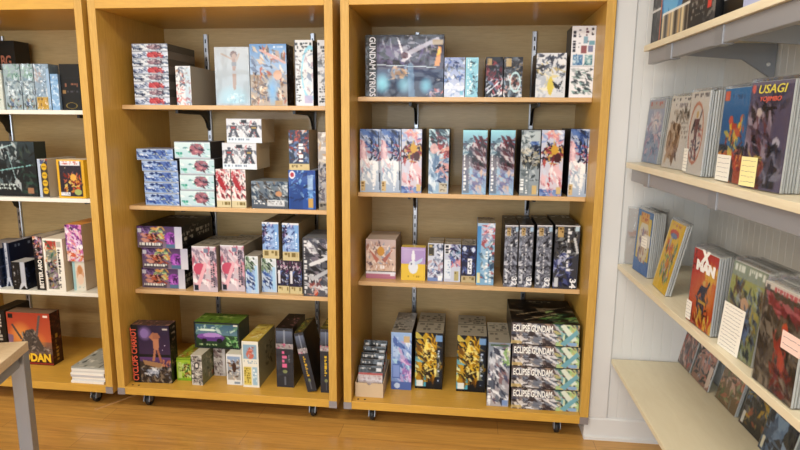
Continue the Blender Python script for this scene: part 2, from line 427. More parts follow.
@art('greyblue', base='17181e', left='17181e', right='202228', top=dark_top)
def _(c):
    c.fill('9aa6b0').rect(.25, .02, .98, .2, 'b9c6cc').sh(0, .02, .5, .3, 14, .03, ['4c5a60', 'cdd6da', '7c8a92'])
    c.sh(.4, .18, 1, .36, 14, .028, ['2c4884', '4a6cb4', '182440', '7f9cd0']).sh(0, .3, 1, .56, 36, .026, ['2f3034', 'd9d4c4', '55585c', 'b0a88c', '8a8c90', '1c1e22'])
    c.sh(0, .55, 1, .95, 18, .03, ['8c9ca8', '5c6870', 'c4ced4', '3c464c']).rect(.02, .58, .5, .99, '78868e', .6)
    c.tx(.04, .74, .26, .98, 'f0f2f4', True, 1, .85).tx(.3, .55, .46, .98, 'e4e8ea', True, 1, .8).rect(.66, .84, .88, .98, 'd8bc80')

def robot(c, u, v, k, cols):
    """a humanoid machine silhouette out of plates, centred on u,v with size k"""
    a, b, d = cols; q = c.w / c.h
    c.ell(u, v - .36 * k, .07 * k, .06 * k, a); c.poly([(u - .16 * k, v - .28 * k), (u + .16 * k, v - .28 * k), (u + .1 * k, v), (u - .1 * k, v)], a)
    c.poly([(u - .16 * k, v - .3 * k), (u - .34 * k, v - .2 * k), (u - .3 * k, v + .06 * k), (u - .2 * k, v - .1 * k)], b)
    c.poly([(u + .16 * k, v - .3 * k), (u + .34 * k, v - .24 * k), (u + .36 * k, v + .02 * k), (u + .22 * k, v - .1 * k)], b)
    c.poly([(u - .1 * k, v), (u - .02 * k, v), (u - .1 * k, v + .44 * k), (u - .24 * k, v + .44 * k)], a)
    c.poly([(u + .02 * k, v), (u + .1 * k, v), (u + .24 * k, v + .44 * k), (u + .1 * k, v + .44 * k)], a)
    c.rect(u - .08 * k, v - .2 * k, u + .08 * k, v - .1 * k, d)

@art('fanred', base='8a7a72', top='b3a69c')
def _(c):
    c.grad(0, 0, 1, .8, 'c8b4b4', 'd8bca8').sh(.05, .1, .95, .8, 46, .025, ['a87868', 'e2cabc', '8f9cb4', 'c89c84', '6c5c68', 'f0e2d8'])
    c.ell(.5, .3, .12, .12, 'd8a04c').poly([(.1, .25), (.45, .5), (.35, .6)], 'c87c6c').poly([(.9, .25), (.55, .5), (.65, .6)], 'b87468')
    c.rect(0, .82, 1, .88, 'dfe0ea').tx(.15, .66, .85, .78, 'f0ecf0').rect(0, .88, 1, 1, 'c07c94').rect(.82, .84, .98, .93, 'e8e4ec')

@art('lavender', base='c9b04a', right='b9a2c8')
def _(c):
    c.rect(0, 0, 1, .5, 'b29ad2').rect(0, .5, 1, 1, 'ecc94a').glow(.2, .2, .3, .3, 'cdbae2', .7)
    c.ell(.5, .28, .07, .2, 'e9edf6').ell(.5, .6, .2, .2, 'dfe6f2').poly([(.56, .45), (.9, .3), (.86, .42), (.6, .55)], 'c4d4ee').ell(.42, .5, .03, .03, '4a4a78').rect(.05, .05, .95, .09, 'c9b6e0')
    c.tx(.2, .86, .8, .93, 'b08a28')

def sd_top(c): c.fill('a39b8c').rect(0, 0, 1, .12, '77705f').rect(0, .5, 1, .54, '6b6456').tx(.1, .6, .9, .9, 'c9c2b2', rows=2)
@art('sdA', base='2c2f3c', top=sd_top, right='3a3c46')
def _(c):
    c.fill('ccd3e4').rect(.06, .03, .4, .33, '55544c').tx(.1, .05, .36, .31, 'c9b478', True).sh(.4, .05, 1, .5, 18, .02, ['8f9ab4', 'e8ecf4', '4c5670', 'b9c4dc'])
    c.sh(0, .5, 1, .9, 22, .024, ['8f7c98', '6c8cc4', 'dfe6f2', 'c0a0a8', '3c4468']).rect(0, .9, 1, 1, '7c94c8').rect(.68, .86, .96, .99, 'f2f4f8')
@art('sdB', base='2a2c3a', top=sd_top, right='2a2c38')
def _(c):
    c.fill('c4cce0').rect(.05, .02, .38, .26, 'e8e8ea').tx(.08, .03, .34, .25, '3c3c44', True, 1, .9).sh(.35, 0, 1, .5, 26, .022, ['3a3464', '2a2848', '7c78a4', '5c84a4', 'b0aed0'])
    c.sh(.4, .35, 1, .6, 12, .02, ['c05868', 'e0a0a8', '4c70c0']).rect(.05, .42, .42, .92, 'dce6f2').tx(.1, .46, .36, .86, '9ab0d0', rows=6).rect(.62, .72, .9, .97, 'b8ac78').tx(.66, .74, .86, .95, '5a5030', True)
@art('sdC', base='2a2a32', top=grey_top, right='24252d')
def _(c):
    c.fill('2f3658').sh(0, .05, 1, .8, 30, .022, ['3c4a84', '6478b4', '1c2038', 'a8b4dc', '4c5a8c']).ell(.2, .1, .14, .07, 'c8d4ee').ell(.82, .12, .12, .07, 'd2dcf0')
    c.rect(.42, .35, .72, .78, 'eceef2').tx(.46, .36, .7, .77, '2c3050', True, 2, .5); tan_strip(c, .82, 'c6b48c')

@art('bluepink', base='1b1d25', left='6f8cc0', right='1a1b21', top=line_top)
def _(c):
    c.grad(0, 0, 1, 1, 'a9c6e2', '86b4d8').sh(.3, 0, 1, .35, 24, .026, ['d87c8c', 'e8c2cc', 'b8505c', 'dfe6f0', '8c9cc0'])
    c.grad(0, .05, .2, 1, '4c90d0', '72b0dc', 'v').sh(.2, .3, 1, .9, 34, .028, ['6c9cb8', '38506c', 'd6e6ee', '7c8c94', '4a7ca4', 'b0585c'])
    c.tx(.5, .45, .9, .97, 'e8f0f6', True, 2, .7).rect(.05, .8, .2, .97, 'e2dcaa')

def mg_front(c):
    c.fill('767a88').sh(0, .02, 1, .98, 90, .018, ['c9ccd6', '8c90a0', '3c3e4a', 'afb4c4', '5a5e6c', 'eceef4', '2a2b32', 'a0a8bc'])
    c.rect(0, 0, 1, .018, 'd8d8dc').rect(.12, .04, .42, .17, 'c0a678').tx(.16, .05, .38, .16, '6a5530', rows=3).rect(.74, .03, .96, .1, 'a9c6e0')
    c.rect(.08, .78, .3, .94, 'd2d6de').tx(.1, .79, .28, .93, '50545f', True).tx(.46, .3, .6, .8, 'd6d9e0', True, 1, .7).line(.98, 0, .98, 1, .004, '15161c')
ART['mg32'] = dict(front=mg_front, seed=21, base='141519', left='15161b', right='14151a', top=dark_top)
@art('mg34', base='131418', left='15161b', right='111216', top=dark_top)
def _(c):
    c.fill('4c4e58').sh(0, 0, 1, .5, 46, .028, ['8c9094', '1a1a20', 'c4c6c8', '4a4c54', '6c6458', '101116']).sh(0, .45, .7, .95, 34, .028, ['5a64a0', '8c94c4', '343c68', 'bcc2dc', '252840'])
    c.rect(.12, .03, .36, .19, 'c2a46c').tx(.15, .04, .33, .18, '6a5028', rows=3).rect(.82, .02, .98, .09, 'b8d0e0').rect(0, 0, 1, .016, 'c9c9cc')
    c.tx(.52, .05, .74, .72, 'e2e4e8', True, 1, .8).rect(.05, .82, .22, .97, 'ccd0d8').line(.8, .2, .95, .42, .012, 'c9ccd0')

@art('bluefig', base='4c587c', top=grey_top, right='23252f')
def _(c):
    c.grad(0, 0, 1, 1, '9cbce8', '7c98d0').rect(.08, .08, .36, .42, 'b4ccf0').tx(.12, .1, .32, .4, '7290c8', True, 2).sh(.2, .15, 1, .85, 36, .04, ['dce8f8', '6c8cd0', 'a8c0ec', 'c4a4d4', '4c68b0', 'b8e0f0'], 60)
    c.rect(.05, .55, .45, .8, '6078c0').rect(.08, .57, .42, .78, '88a0dc').rect(0, .86, 1, 1, '5c74b8').rect(.62, .06, .9, .17, 'cdb48c').ell(.3, .93, .15, .05, 'c4d4f0').sh(.55, .5, .95, .8, 10, .03, ['d090c8', 'e4c4ec', '9c70b8'])

def gold(c):
    c.fill('20262c').grad(0, .5, .4, 1, '2a5c78', '5cb8d0').glow(.1, .55, .3, .35, '8fd8e8', .8)
    c.sh(.05, .05, .75, .85, 60, .04, ['e2b62c', 'f2d860', 'b8841c', '7c5414', 'f6e8a0', 'd8a020', '4a3818'], 55, .9)
    c.sh(.3, .3, .9, .75, 26, .03, ['e8c040', 'f8e890', 'a87818', '3c3020']).poly([(.4, .1), (.5, .3), (.3, .3)], 'f4e070')
    c.rect(.74, .04, .97, .15, '7ca4d4').rect(.78, .15, .93, .9, '32405c', .5).tx(.82, .25, .92, .88, 'c4d0e4', True).rect(.04, .85, .28, .98, 'e2e6e2').rect(0, .96, 1, 1, '20241f')
ART['goldmech'] = dict(front=gold, seed=33, base='191b1c', left='1a1c20', right='16181a', top=line_top)

@art('eclspine', base='1c1e22', left='202228', right='18191d', top=line_top)
def _(c):
    c.grad(0, 0, 1, 1, '8c98a8', 'b4b0b4').sh(.1, .05, 1, .95, 60, .036, ['d8dce4', '6c7484', '3c4254', 'a8a4ac', '505a78', 'eef0f4', '8c6c70'], 50)
    c.rect(.1, .03, .9, .06, '58705c').tx(.04, .56, .22, .97, 'f2f4f4', True, 1, .85).rect(.7, .9, .96, .98, '86a0d0').sh(.7, .1, 1, .35, 8, .025, ['8cb870', 'd8e0b0'])

def ecl_front(c):
    c.grad(0, 0, 1, 1, '6c6468', 'b0aaa6').sh(.02, .05, 1, 1, 90, .028, ['cfd2d8', '6a5a58', '3a3438', 'e8e4e0', '8c7c78', 'a8a8b4', '52586c', 'b89c88'], 40, .9)
    c.sh(.66, 0, 1, 1, 26, .035, ['b8d890', '6c9c84', 'e8ecc0', '88c0c8', '406c70', 'd8c888'], 50).poly([(.78, 0), (.98, .7), (.9, .8), (.72, .1)], 'dfe8d8').poly([(.72, .9), (.96, .25), (.99, .4), (.8, 1)], '7cb4c4')
    c.rect(.84, .84, .97, .97, '8fb4dc').rect(0, .82, .16, .98, 'd2b878', .8).rect(0, 0, 1, .04, '2a2620').sh(.2, .45, .7, .95, 20, .03, ['eceef2', '4c4448', '7c8494'], 20)
def ecl_top(c):
    c.fill('1c1a1a').sh(0, 0, 1, 1, 40, .06, ['3a322c', '5c5040', '101010', '8a7c64', '241f1e'], 15).sh(.5, .5, 1, 1, 20, .05, ['6c9c5c', 'a8c07c', '2c4030', '3c5c4c'], -30).line(.1, .7, .9, .3, .008, '9c8c70').line(.2, .9, .7, .6, .006, 'b8a884').tx(.3, .06, .7, .14, 'a09888')
ART['eclipse'] = dict(front=ecl_front, seed=5, base='1b1a1a', left='202024', right='1c1c1e', top=ecl_top)

def jet(bg, body, acc, key, **kw):
    def fn(c):
        c.grad(0, 0, 1, 1, bg[0], bg[1]).sh(0, .1, 1, 1, 26, .02, body, 10, .5)
        c.ell(.62, .45, .2, .34, acc[0], .9).sh(.45, .15, .85, .85, 14, .016, acc, 15, .6).tx(.04, .62, .3, .85, body[0]).rect(.84, .1, .98, .45, bg[1], .7)
        c.rect(0, 0, 1, .05, '8c94a4').rect(0, .93, 1, 1, 'b9c2cf')
    d = dict(front=fn, seed=sum(map(ord, key))); d.update(kw); ART[key] = d
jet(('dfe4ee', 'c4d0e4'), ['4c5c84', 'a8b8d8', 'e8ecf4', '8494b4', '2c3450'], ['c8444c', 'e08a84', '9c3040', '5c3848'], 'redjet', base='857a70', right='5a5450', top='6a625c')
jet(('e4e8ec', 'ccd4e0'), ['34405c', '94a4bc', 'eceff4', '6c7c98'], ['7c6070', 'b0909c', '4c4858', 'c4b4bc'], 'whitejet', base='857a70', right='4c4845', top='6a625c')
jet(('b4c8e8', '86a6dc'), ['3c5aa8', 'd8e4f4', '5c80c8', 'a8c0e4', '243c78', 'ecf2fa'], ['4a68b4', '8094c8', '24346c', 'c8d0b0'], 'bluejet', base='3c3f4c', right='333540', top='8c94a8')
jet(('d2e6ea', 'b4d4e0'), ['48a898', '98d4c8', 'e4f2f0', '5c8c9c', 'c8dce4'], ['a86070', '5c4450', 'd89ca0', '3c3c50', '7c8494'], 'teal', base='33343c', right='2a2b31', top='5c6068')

@art('whitered', base='8c8881', right='86827a')
def _(c):
    c.fill('dde2ea').rect(0, 0, .35, 1, 'ece8e4', .6).sh(0, .05, 1, .6, 26, .02, ['c8a088', '8894a8', 'f2f2f4', 'b05858', '5c687c', 'd8c8b8']).sh(0, .6, 1, .98, 18, .02, ['c85058', 'e8a0a0', 'f2eaea', '8c98b0']).rect(.62, .04, .95, .95, '9fc4dc', .45)

@art('girlwhite', base='c6d2dc', right='b9c6d0')
def _(c):
    c.grad(0, 0, 1, 1, 'bcc4cc', 'a8bccc').glow(.5, .88, .5, .25, 'a8d8ec', .8)
    c.ell(.56, .13, .1, .06, '8c7c7c').ell(.57, .16, .06, .05, 'b8a49c').poly([(.5, .2), (.62, .2), (.6, .42), (.52, .42)], 'b09890').poly([(.5, .22), (.18, .12), (.2, .1), (.54, .2)], 'b8a8a0').poly([(.62, .2), (.72, .1), (.74, .12), (.64, .26)], 'b8a8a0')
    c.rect(.5, .26, .63, .32, '9098a4').poly([(.5, .42), (.62, .42), (.6, .72), (.52, .74)], 'b09c94').rect(.49, .4, .63, .46, 'b4bcc8').rect(.05, .03, .95, .05, 'c4ccd4').sh(.3, .78, .8, .95, 16, .02, ['b8dcec', 'e4f0f6', '90b8d0']).rect(0, .97, 1, 1, 'b4c0cc')

@art('bluemech', base='22242e', right=lambda c: c.fill('22242c').sh(0, 0, 1, 1, 40, .02, ['6c7488', '14151a', 'a4acbc', '3a3e4c']), top='5c6474')
def _(c):
    c.grad(0, 0, 1, .5, '6c9cd4', 'a8bcd8').grad(0, .5, 1, 1, 'a89c90', 'b8a898').sh(.05, .08, .95, .95, 80, .028, ['c09c80', '7c6450', 'e2d8cc', '5c6c8c', 'b86048', '8c98b0', 'dcc4a8', '3c4258'], 60, .9)
    c.line(.3, .1, .95, .3, .012, 'd2a49c').glow(.6, .75, .18, .28, '78b4ec', .95).rect(.6, .25, .8, .7, '8cb0dc', .5).rect(.66, .92, .86, .99, 'b8945c').tx(.6, .03, .95, .08, 'dce8f6').ell(.75, .5, .12, .08, 'd8b098').sh(.05, .6, .4, .95, 22, .022, ['d8b890', '8c6c50', 'f0e0c8', '6c5444'])

def arcw(c):
    c.fill('d8dde2').tx(.05, .04, .95, .2, '4c5058', rows=3).sh(.02, .2, .4, .6, 18, .018, ['6c7078', '9c8c90', 'c8ccd2']).tx(.06, .58, .36, .95, '3c4048', rows=9)
    c.ell(.85, .5, .5, .42, '8fd4ee', .9, .72).sh(.5, .2, 1, .8, 16, .03, ['b8a4b4', 'e4e8ee', '8898b4', 'c8d8e6']).rect(.52, .84, .98, .96, 'b0a4cc', .8).rect(0, 0, .02, 1, '6a6e78')  # cyan arc: reflection of a bright window, painted into the art
ART['arcwhite'] = dict(front=arcw, seed=51, base='2c2c33', right='2a2a32', left='34363e')
ART['arcwhite2'] = dict(front=lambda c: (c.fill('d4d8de'), c.tx(.05, .04, .95, .2, '4c5058', rows=3), c.sh(.02, .2, .9, .7, 26, .022, ['6c7078', 'a09aa2', 'c8ccd2', '8c98a8']), c.tx(.1, .66, .8, .96, '4c5058', rows=8)), seed=52, base='3c3c43', left='4a4c54')

@art('redwhite', base='857a6c', right='8d8272', top='8d8272')
def _(c):
    c.fill('e6dedc').sh(0, .02, 1, .75, 44, .022, ['c04450', '8c2834', 'f2eef0', '4c3c44', 'd88c90', 'b8b0b8'], 60, .8).poly([(.2, .1), (.7, .5), (.6, .6), (.1, .3)], 'b8303c'); tan_strip(c, .82, 'd6cba4')
@art('greywhite', base='8f836f', right='a2937a', top='a2937a')
def _(c):
    c.fill('c8ccd6').rect(.02, .03, .98, .97, 'd6dae2').sh(.1, .12, .9, .8, 40, .018, ['3c3e48', '8c909c', 'f0f2f6', 'b85c5c', '62667c', 'a8acb8'])
    robot(c, .2, .48, .75, ('5c606c', '8c909c', 'b84c4c')); robot(c, .78, .48, .75, ('484c58', '7c808c', 'b89c5c')); c.rect(0, .78, 1, 1, 'dbe6f0').tx(.05, .83, .7, .94, '7c8ca4'); c.rect(.42, .06, .58, .18, '2c2e36')
@art('battle', base='3a3f46', top='7d8487')
def _(c):
    c.grad(0, 0, 1, 1, '7c8c9c', '5c6470').sh(0, .05, 1, .8, 60, .024, ['2c3440', 'a8b4bc', '6c7c84', 'd2d6d8', '4c4440', '8c7c6c', '3c5068'], 30, .8).rect(.42, .68, .9, .9, 'dfe2e6', .85).tx(.46, .72, .86, .86, '5c6068', rows=2).tx(.06, .7, .36, .9, 'eef0f2', rows=2).ell(.75, .45, .09, .1, 'c8946c')
@art('hgblue', base='2a3a70', right='3c4466', top='8c94a0')
def _(c):
    c.fill('2f5cae').sh(.1, .02, 1, .8, 36, .024, ['1c3880', '5c94dc', '8cc0f0', '143060', 'a8d0f4', '3c50a0']).ell(.14, .12, .12, .1, 'e8e4f0').ell(.14, .12, .07, .06, 'c04858').rect(.05, .38, .52, 1, '244888', .5)
    c.rect(.72, .2, .9, .98, '7cb0e8', .6).rect(.72, .72, .9, .95, 'd2a85c').rect(.7, .12, .9, .5, 'd6e6f6', .5)
@art('redblue', base='90846f', right='8c806c', top='8c806c')
def _(c):
    c.fill('30405c').sh(0, 0, 1, .5, 36, .024, ['c0483c', 'e08858', '8c2c2c', '2c3454', 'd8d8dc', '5c7cb4']).sh(0, .4, 1, .8, 26, .022, ['3c5c94', '8ca4cc', '23304c', 'd2d8e2', '8c3434']).tx(.5, .34, .76, .8, 'f2f2f4', True, 1, .8); tan_strip(c, .84, 'd2c08a')
@art('greymech', base='4c4e55', left='9c948a')
def _(c):
    c.fill('b4b0ae').sh(0, 0, 1, .45, 26, .035, ['d6d2ce', 'c8a47c', 'ece8e4', '948c88', 'dcd0b8']).sh(0, .4, 1, .9, 44, .03, ['4c5060', '8c90a0', '2a2c36', 'b8bac4', '6c6874']).rect(0, .9, 1, 1, '9a9488').tx(.1, .92, .9, .98, '4c4a46')
@art('purple', base='23212a', right=lambda c: c.fill('2a2930').sh(0, .05, 1, .8, 40, .02, ['4c4a54', '14141a', '8c8478', '3c3a44', 'a49c8c']).tx(.06, .3, .9, .75, 'bdb6a4', rows=2), top=dark_top)
def _(c):
    c.grad(0, 0, 1, 1, '5c4470', '8c7c90').sh(0, 0, .4, .5, 16, .03, ['4c3470', '7c5ca0', '3c2c50', 'a88cc4']).sh(.3, .05, .62, .6, 18, .028, ['7cac78', 'd8b04c', '4c7c58', 'e8a05c', 'c8d89c']).sh(.1, .4, .55, .75, 18, .03, ['8c3c34', 'c86c4c', '4c2428', 'e0a088'], 10)
    c.ell(.74, .55, .13, .3, 'a050b8').sh(.62, .3, .84, .8, 10, .02, ['c47cd4', '7c3c94', '4c2c60']).grad(.84, 0, 1, 1, 'b8b8cc', 'd2d2dc').rect(.02, .76, .56, .96, '3c3c40', .6).tx(.04, .77, .54, .95, 'e2e4de', rows=1, fill=.9).rect(.64, .8, .84, .98, '5c7c9c').rect(.01, .1, .1, .3, 'c8ccd8')
@art('pinkmech', base='5c564e', right='6f675c', top=line_top)
def _(c):
    c.fill('cdc0cc').rect(0, 0, 1, .03, 'e0e0e4').sh(0, .05, 1, .9, 50, .035, ['d89cac', 'e8d4dc', 'b85c74', 'f2eef2', '8c7c90', '6c6478', 'dcb8c0'], 60, .8).ell(.3, .5, .26, .13, 'd05c78').poly([(.1, .9), (.5, .35), (.6, .4), (.25, .95)], 'e8b4c0')
    c.tx(.74, .1, .94, .9, '5c5464', True, 2, .75).rect(.04, .86, .22, .97, '2c3848').rect(.5, .05, .68, .14, '7c8ca4')
@art('whitegreen', base='86837c', right='8f8a80', top='8f8a80')
def _(c):
    c.grad(0, 0, 1, 1, 'dfe6ea', 'b8cce4').sh(.05, .05, .7, .5, 24, .026, ['4c6c50', '88a484', 'e8ecec', '344438', 'b8c8b4'], 60).sh(.05, .4, .8, .95, 28, .026, ['6c94d4', '3c5ca8', 'd6e4f4', 'a8c4ec', '24386c'], 60).rect(.72, .25, .92, .95, 'a8d0f0').rect(.74, .06, .94, .2, 'ccd4dc')
@art('sdbox', base='6f6656', right='7c7260', top='7c7260')
def _(c):
    c.fill('3a3044').sh(0, 0, 1, .45, 20, .018, ['7c3c68', 'b86c90', '2c2434', 'dcd2dc', '4c4464']).sh(0, .35, 1, .75, 18, .018, ['4c6cb0', '2c3c70', 'c8d4ea', '241f2c']).rect(.05, .3, .25, .7, 'dcdce2'); tan_strip(c, .78, 'd0c294')
@art('bluesd', base='74694f', right='857960', top='6d6350')
def _(c):
    c.fill('8cacdc').rect(0, 0, 1, .05, 'e0e4ea').sh(.02, .04, .3, .6, 12, .02, ['2c2848', '54406c', '141428']).sh(.2, .05, .7, .75, 30, .022, ['e4ecf8', '5c7cc0', 'a8c4ee', '32488c', 'c4b0d8']).rect(.74, .06, .98, .74, '7cb0ea', .75).tx(.78, .1, .92, .7, 'dceafa', True); tan_strip(c, .76, 'cfc193')
@art('greymech2', base='2f3036', top='6a6e75', left='3a3c44')
def _(c):
    c.fill('62646e').rect(0, 0, .2, 1, '55565e').tx(.03, .04, .17, .98, 'dcdde0', True, 1, .92).sh(.2, .02, 1, .95, 60, .04, ['c2c6cc', '3c3e48', '8c909a', '24252c', 'e2e4e8', '565a6c', '7c7484'], 40, .8).line(.25, .45, .9, .3, .02, 'd6d8dc').line(.3, .7, .95, .5, .02, 'b8bcc4').ell(.4, .94, .06, .05, 'c8583c').sh(.2, .7, .55, .98, 10, .025, ['8c4c4c', 'd0a098'])
@art('cyclops', base='2c2426', top=lambda c: c.fill('5c4c48').sh(0, 0, 1, 1, 30, .02, ['8c5c50', '3c3030', 'a8786c', 'c09080']), right=lambda c: c.fill('231f22').sh(.1, .25, .9, .75, 16, .018, ['8c6c50', 'b89470', '4c3c38']).tx(.2, .05, .8, .2, 'b8a898', rows=3))
def _(c):
    c.fill('1e1a24').grad(.18, 0, 1, .5, '3a2c48', '4c3858').grad(.18, .55, 1, .72, '6c4c84', '4a3854').glow(.36, .14, .2, .14, '9c84c0', .9).ell(.34, .14, .1, .08, '8c74b0')
    c.poly([(.18, .62), (.72, .68), (.98, .82), (.98, 1), (.18, 1)], '4c4038').poly([(.26, .6), (.82, .66), (.7, .74), (.3, .68)], 'a8805c').sh(.2, .72, .98, .98, 40, .02, ['6c6058', '8c7c68', '2c2828', 'a89c88', '7c8494'])
    c.ell(.62, .2, .06, .05, 'd09c7c').poly([(.5, .17), (.56, .12), (.7, .13), (.76, .2), (.7, .24), (.56, .24)], 'a87058').poly([(.55, .24), (.72, .24), (.7, .42), (.57, .42)], 'c08464').poly([(.57, .42), (.63, .42), (.58, .62), (.51, .62)], 'b87c5c').poly([(.64, .42), (.7, .42), (.79, .64), (.72, .64)], 'a86c50').poly([(.54, .26), (.46, .2), (.54, .14), (.57, .17)], 'b87c5c')
    c.rect(.36, .76, .66, .84, '9ca4b4').sh(.34, .74, .7, .9, 10, .02, ['c4c8d4', '5c6474', 'e0e2e8']).rect(.82, .05, .96, .08, 'c8c0b8').ell(.86, .34, .012, .012, 'e8e0f0').ell(.8, .42, .008, .008, 'e8e0f0').sh(.76, .6, .98, .72, 8, .018, ['d08c5c', 'a8604c']).rect(0, 0, .17, 1, '1a1416')
@art('greenbox', base='5c7c2c', top=lambda c: c.fill('a8b83c').sh(.1, .1, .9, .9, 12, .03, ['d8c83c', 'c86c34', '6c8c2c', 'e8e09c']))
def _(c):
    c.fill('a8c83c').rect(0, .03, 1, .08, '7ca030').rect(.06, .18, .34, .95, 'c8d87c').tx(.1, .2, .3, .6, '6c8c2c', True, 2).ell(.68, .5, .3, .34, '8cb448').sh(.4, .25, .95, .85, 26, .02, ['d8843c', '5c4430', 'e8d06c', '8c5c3c', '3c5c28', 'c8e0a0']).rect(.02, .9, 1, 1, '88b434')
@art('patt', base='84806c', right=lambda c: c.fill('7c8064').sh(.1, .1, .9, .9, 26, .026, ['5c6848', 'a49c7c', '8c7c5c', '484c38', 'b8a888']).rect(.6, .78, .9, .92, 'a8604c', .6), top='a8a292')
def _(c):
    c.fill('c9c6bc').sh(0, .04, 1, .96, 70, .018, ['5c5858', '8c8884', 'e8e6e0', '3c3a3c', 'b0a8a0', '7c6c64'], 40, 1.2).ell(.5, .35, .25, .12, '4c4848').ell(.5, .35, .15, .07, 'dcd8d0')
@art('patt2', base='8c887c')
def _(c):
    c.fill('bfb9b4').sh(0, .04, 1, .96, 50, .02, ['6c5c5c', '9c9490', 'e0dcd8', '4c4044', '8c7474'], 40, 1.2).rect(.78, .1, 1, .9, 'c8c4c4')
@art('bird', base='b9b5aa')
def _(c):
    c.fill('dfe0de').rect(.08, .08, .9, .84, '7c94b8').grad(.08, .08, .9, .84, '8fa8cc', 'a8a49c').sh(.15, .2, .85, .8, 22, .02, ['6c5444', '4c3c38', 'c8a884', '8c7460', 'e0d8cc']).ell(.5, .42, .14, .16, '5c4438').rect(.5, .9, .85, .96, '8c9cac')
@art('greentop', base='3c5c30', right='2f3a30', top=lambda c: c.fill('6c8c3c').sh(0, 0, 1, 1, 20, .03, ['8cac4c', '4c6c34', 'a8b86c', '3c4c30']))
def _(c):
    c.fill('30383c').grad(.04, .06, .96, .5, '486c84', '6c8c9c').grad(.04, .5, .96, .96, '3c5c40', '284428').sh(.05, .1, .95, .35, 12, .03, ['8cb0a0', 'c8dcd4', '4c7088', '6c9c78'])
    c.ell(.36, .56, .3, .14, '8c5cac').ell(.4, .5, .2, .1, 'b48cd0').poly([(.1, .6), (.7, .54), (.62, .72), (.2, .72)], '6c4490').ell(.22, .72, .06, .09, '24222a').ell(.56, .7, .06, .09, '24222a').ell(.3, .3, .2, .05, 'd8e8d8').rect(.88, .06, .98, .12, 'd8d8d0').sh(.72, .5, .96, .9, 16, .02, ['8cc07c', 'b8d8a0', '4c8c50']).line(.05, .08, .8, .08, .004, '6c8c3c').tx(.1, .84, .5, .93, 'a8b88c')
@art('wtall', base='b9b39c', right=lambda c: c.fill('948f72').sh(.4, .25, .9, .7, 22, .03, ['5c5844', '7c7658', '3c3a30', 'a8a280']), top=lambda c: c.fill('c8b04c').rect(.08, .1, .92, .9, 'd2bc5c').sh(.1, .2, .9, .8, 10, .03, ['e0d8b0', 'a8843c', 'c8983c']))
def _(c):
    c.fill('e4e2d6').rect(.08, .07, .9, .38, '8fb0c8').ell(.5, .28, .24, .1, 'd07868').ell(.5, .2, .1, .08, 'c86c5c').sh(.2, .12, .8, .36, 8, .02, ['b85c50', 'e0a090', 'a8c8dc']).tx(.1, .42, .9, .5, '7ca0bc', rows=2)
    c.rect(.08, .56, .52, .95, 'dcc868').tx(.12, .58, .48, .93, '8c7c34', rows=7).rect(.6, .56, .9, .95, '9fc0d4').tx(.64, .6, .86, .9, 'e4eef2', rows=4)

def bspine(key, tcol, tv, top=None, stripe=.26):
    def fn(c):
        c.fill('3a3d46').grad(.05, .05, .95, stripe - .02, '6c7890', '454a58').rect(0, stripe, 1, stripe + .09, 'a49c9c').sh(.05, stripe, .95, stripe + .09, 10, .014, ['c8c4c8', '786c70', 'c85c84', '8c8488']).rect(.46, .03, .54, stripe, 'a8b0bc', .6)
        c.tx(.36, tv[0], .7, tv[1], tcol, True, 1, .9).tx(.72, tv[0] + .05, .8, tv[1], '888a90', True).ell(.5, tv[1] + .07, .14, .03, '8c9464').rect(.46, .82, .54, .96, '6c707c')
    d = dict(front=fn, seed=sum(map(ord, key)), base='1b1c20', right='26211c', left='24262c'); d['top'] = top or (lambda c: c.fill('26262a').sh(.2, .1, .9, .9, 14, .02, ['8c5050', 'c88c8c', '3c3c44'])); ART[key] = d
bspine('blackspine1', 'e06a98', (.38, .66))
bspine('blackspine2', 'e8b830', (.4, .74), lambda c: c.fill('4c4c30').sh(0, 0, 1, 1, 24, .02, ['c8b03c', '8cac3c', 'd08c34', '3c3c30', '6c8c3c']))
bspine('blackspine3', 'ecc430', (.42, .74), lambda c: c.fill('5c5838').sh(0, 0, 1, 1, 20, .02, ['c8b44c', '8c8c4c']))

# bookcase behind the table
@art('notbg', base='221a18')
def _(c): c.fill('251c1c').sh(0, .3, 1, .9, 20, .04, ['30282a', '1a1414', '3c3030'])
@art('palefig', base='b8bcb4')
def _(c): c.fill('c9d0c8').sh(0, .1, 1, .9, 20, .02, ['a8b4a0', 'dfe4de', '8c9c8c', 'b4a8a0'])
def bagart(c):
    c.fill('a9bcc4').sh(0, 0, 1, .3, 14, .022, ['8cb4a0', '5c8c80', 'c8dcd8', 'a8ccc0']).tx(.2, .38, .62, .7, 'eef2f4', True, 2, .8).sh(.05, .3, .95, .75, 20, .022, ['6c8494', '8ca8b8', 'd8e6ec', '50606c']).sh(.1, .74, .9, .97, 16, .016, ['8c5c4c', '5c7c50', 'c89c84', '3c4440', '405c8c'])
ART['bagmono'] = dict(front=bagart, seed=61, base='7c8c98')
@art('bagyel', base='7c8c98')
def _(c): c.fill('9cb4c8').sh(0, 0, 1, .7, 24, .024, ['c8a498', '6c88a0', 'dce6ee', '8ca4bc', 'e8ecf0']).rect(.05, .72, .82, .98, 'd8ac3c').tx(.1, .75, .78, .95, '8c6c20', rows=2).rect(.82, .1, 1, .95, 'a8c8e6').tx(.4, .35, .6, .68, 'eef2f6', True, 1, .8)
@art('lightblue', base='6c84a0')
def _(c): c.fill('8cb4dc').sh(0, .05, 1, .95, 20, .018, ['c4dcf2', '5c8cc4', 'e4eef8', '7c9cc0'])
@art('blackcube', base='1a1a1e', left='1c1c20')
def _(c): c.fill('1c1c20').tx(.1, .42, .9, .52, '9c6850', rows=1, fill=.8).rect(.08, .56, .26, .64, '9c7c50').tx(.32, .57, .9, .63, '50505a').ell(.5, .9, .3, .07, 'a89040', 1, .7).rect(0, .3, 1, .31, '303036')
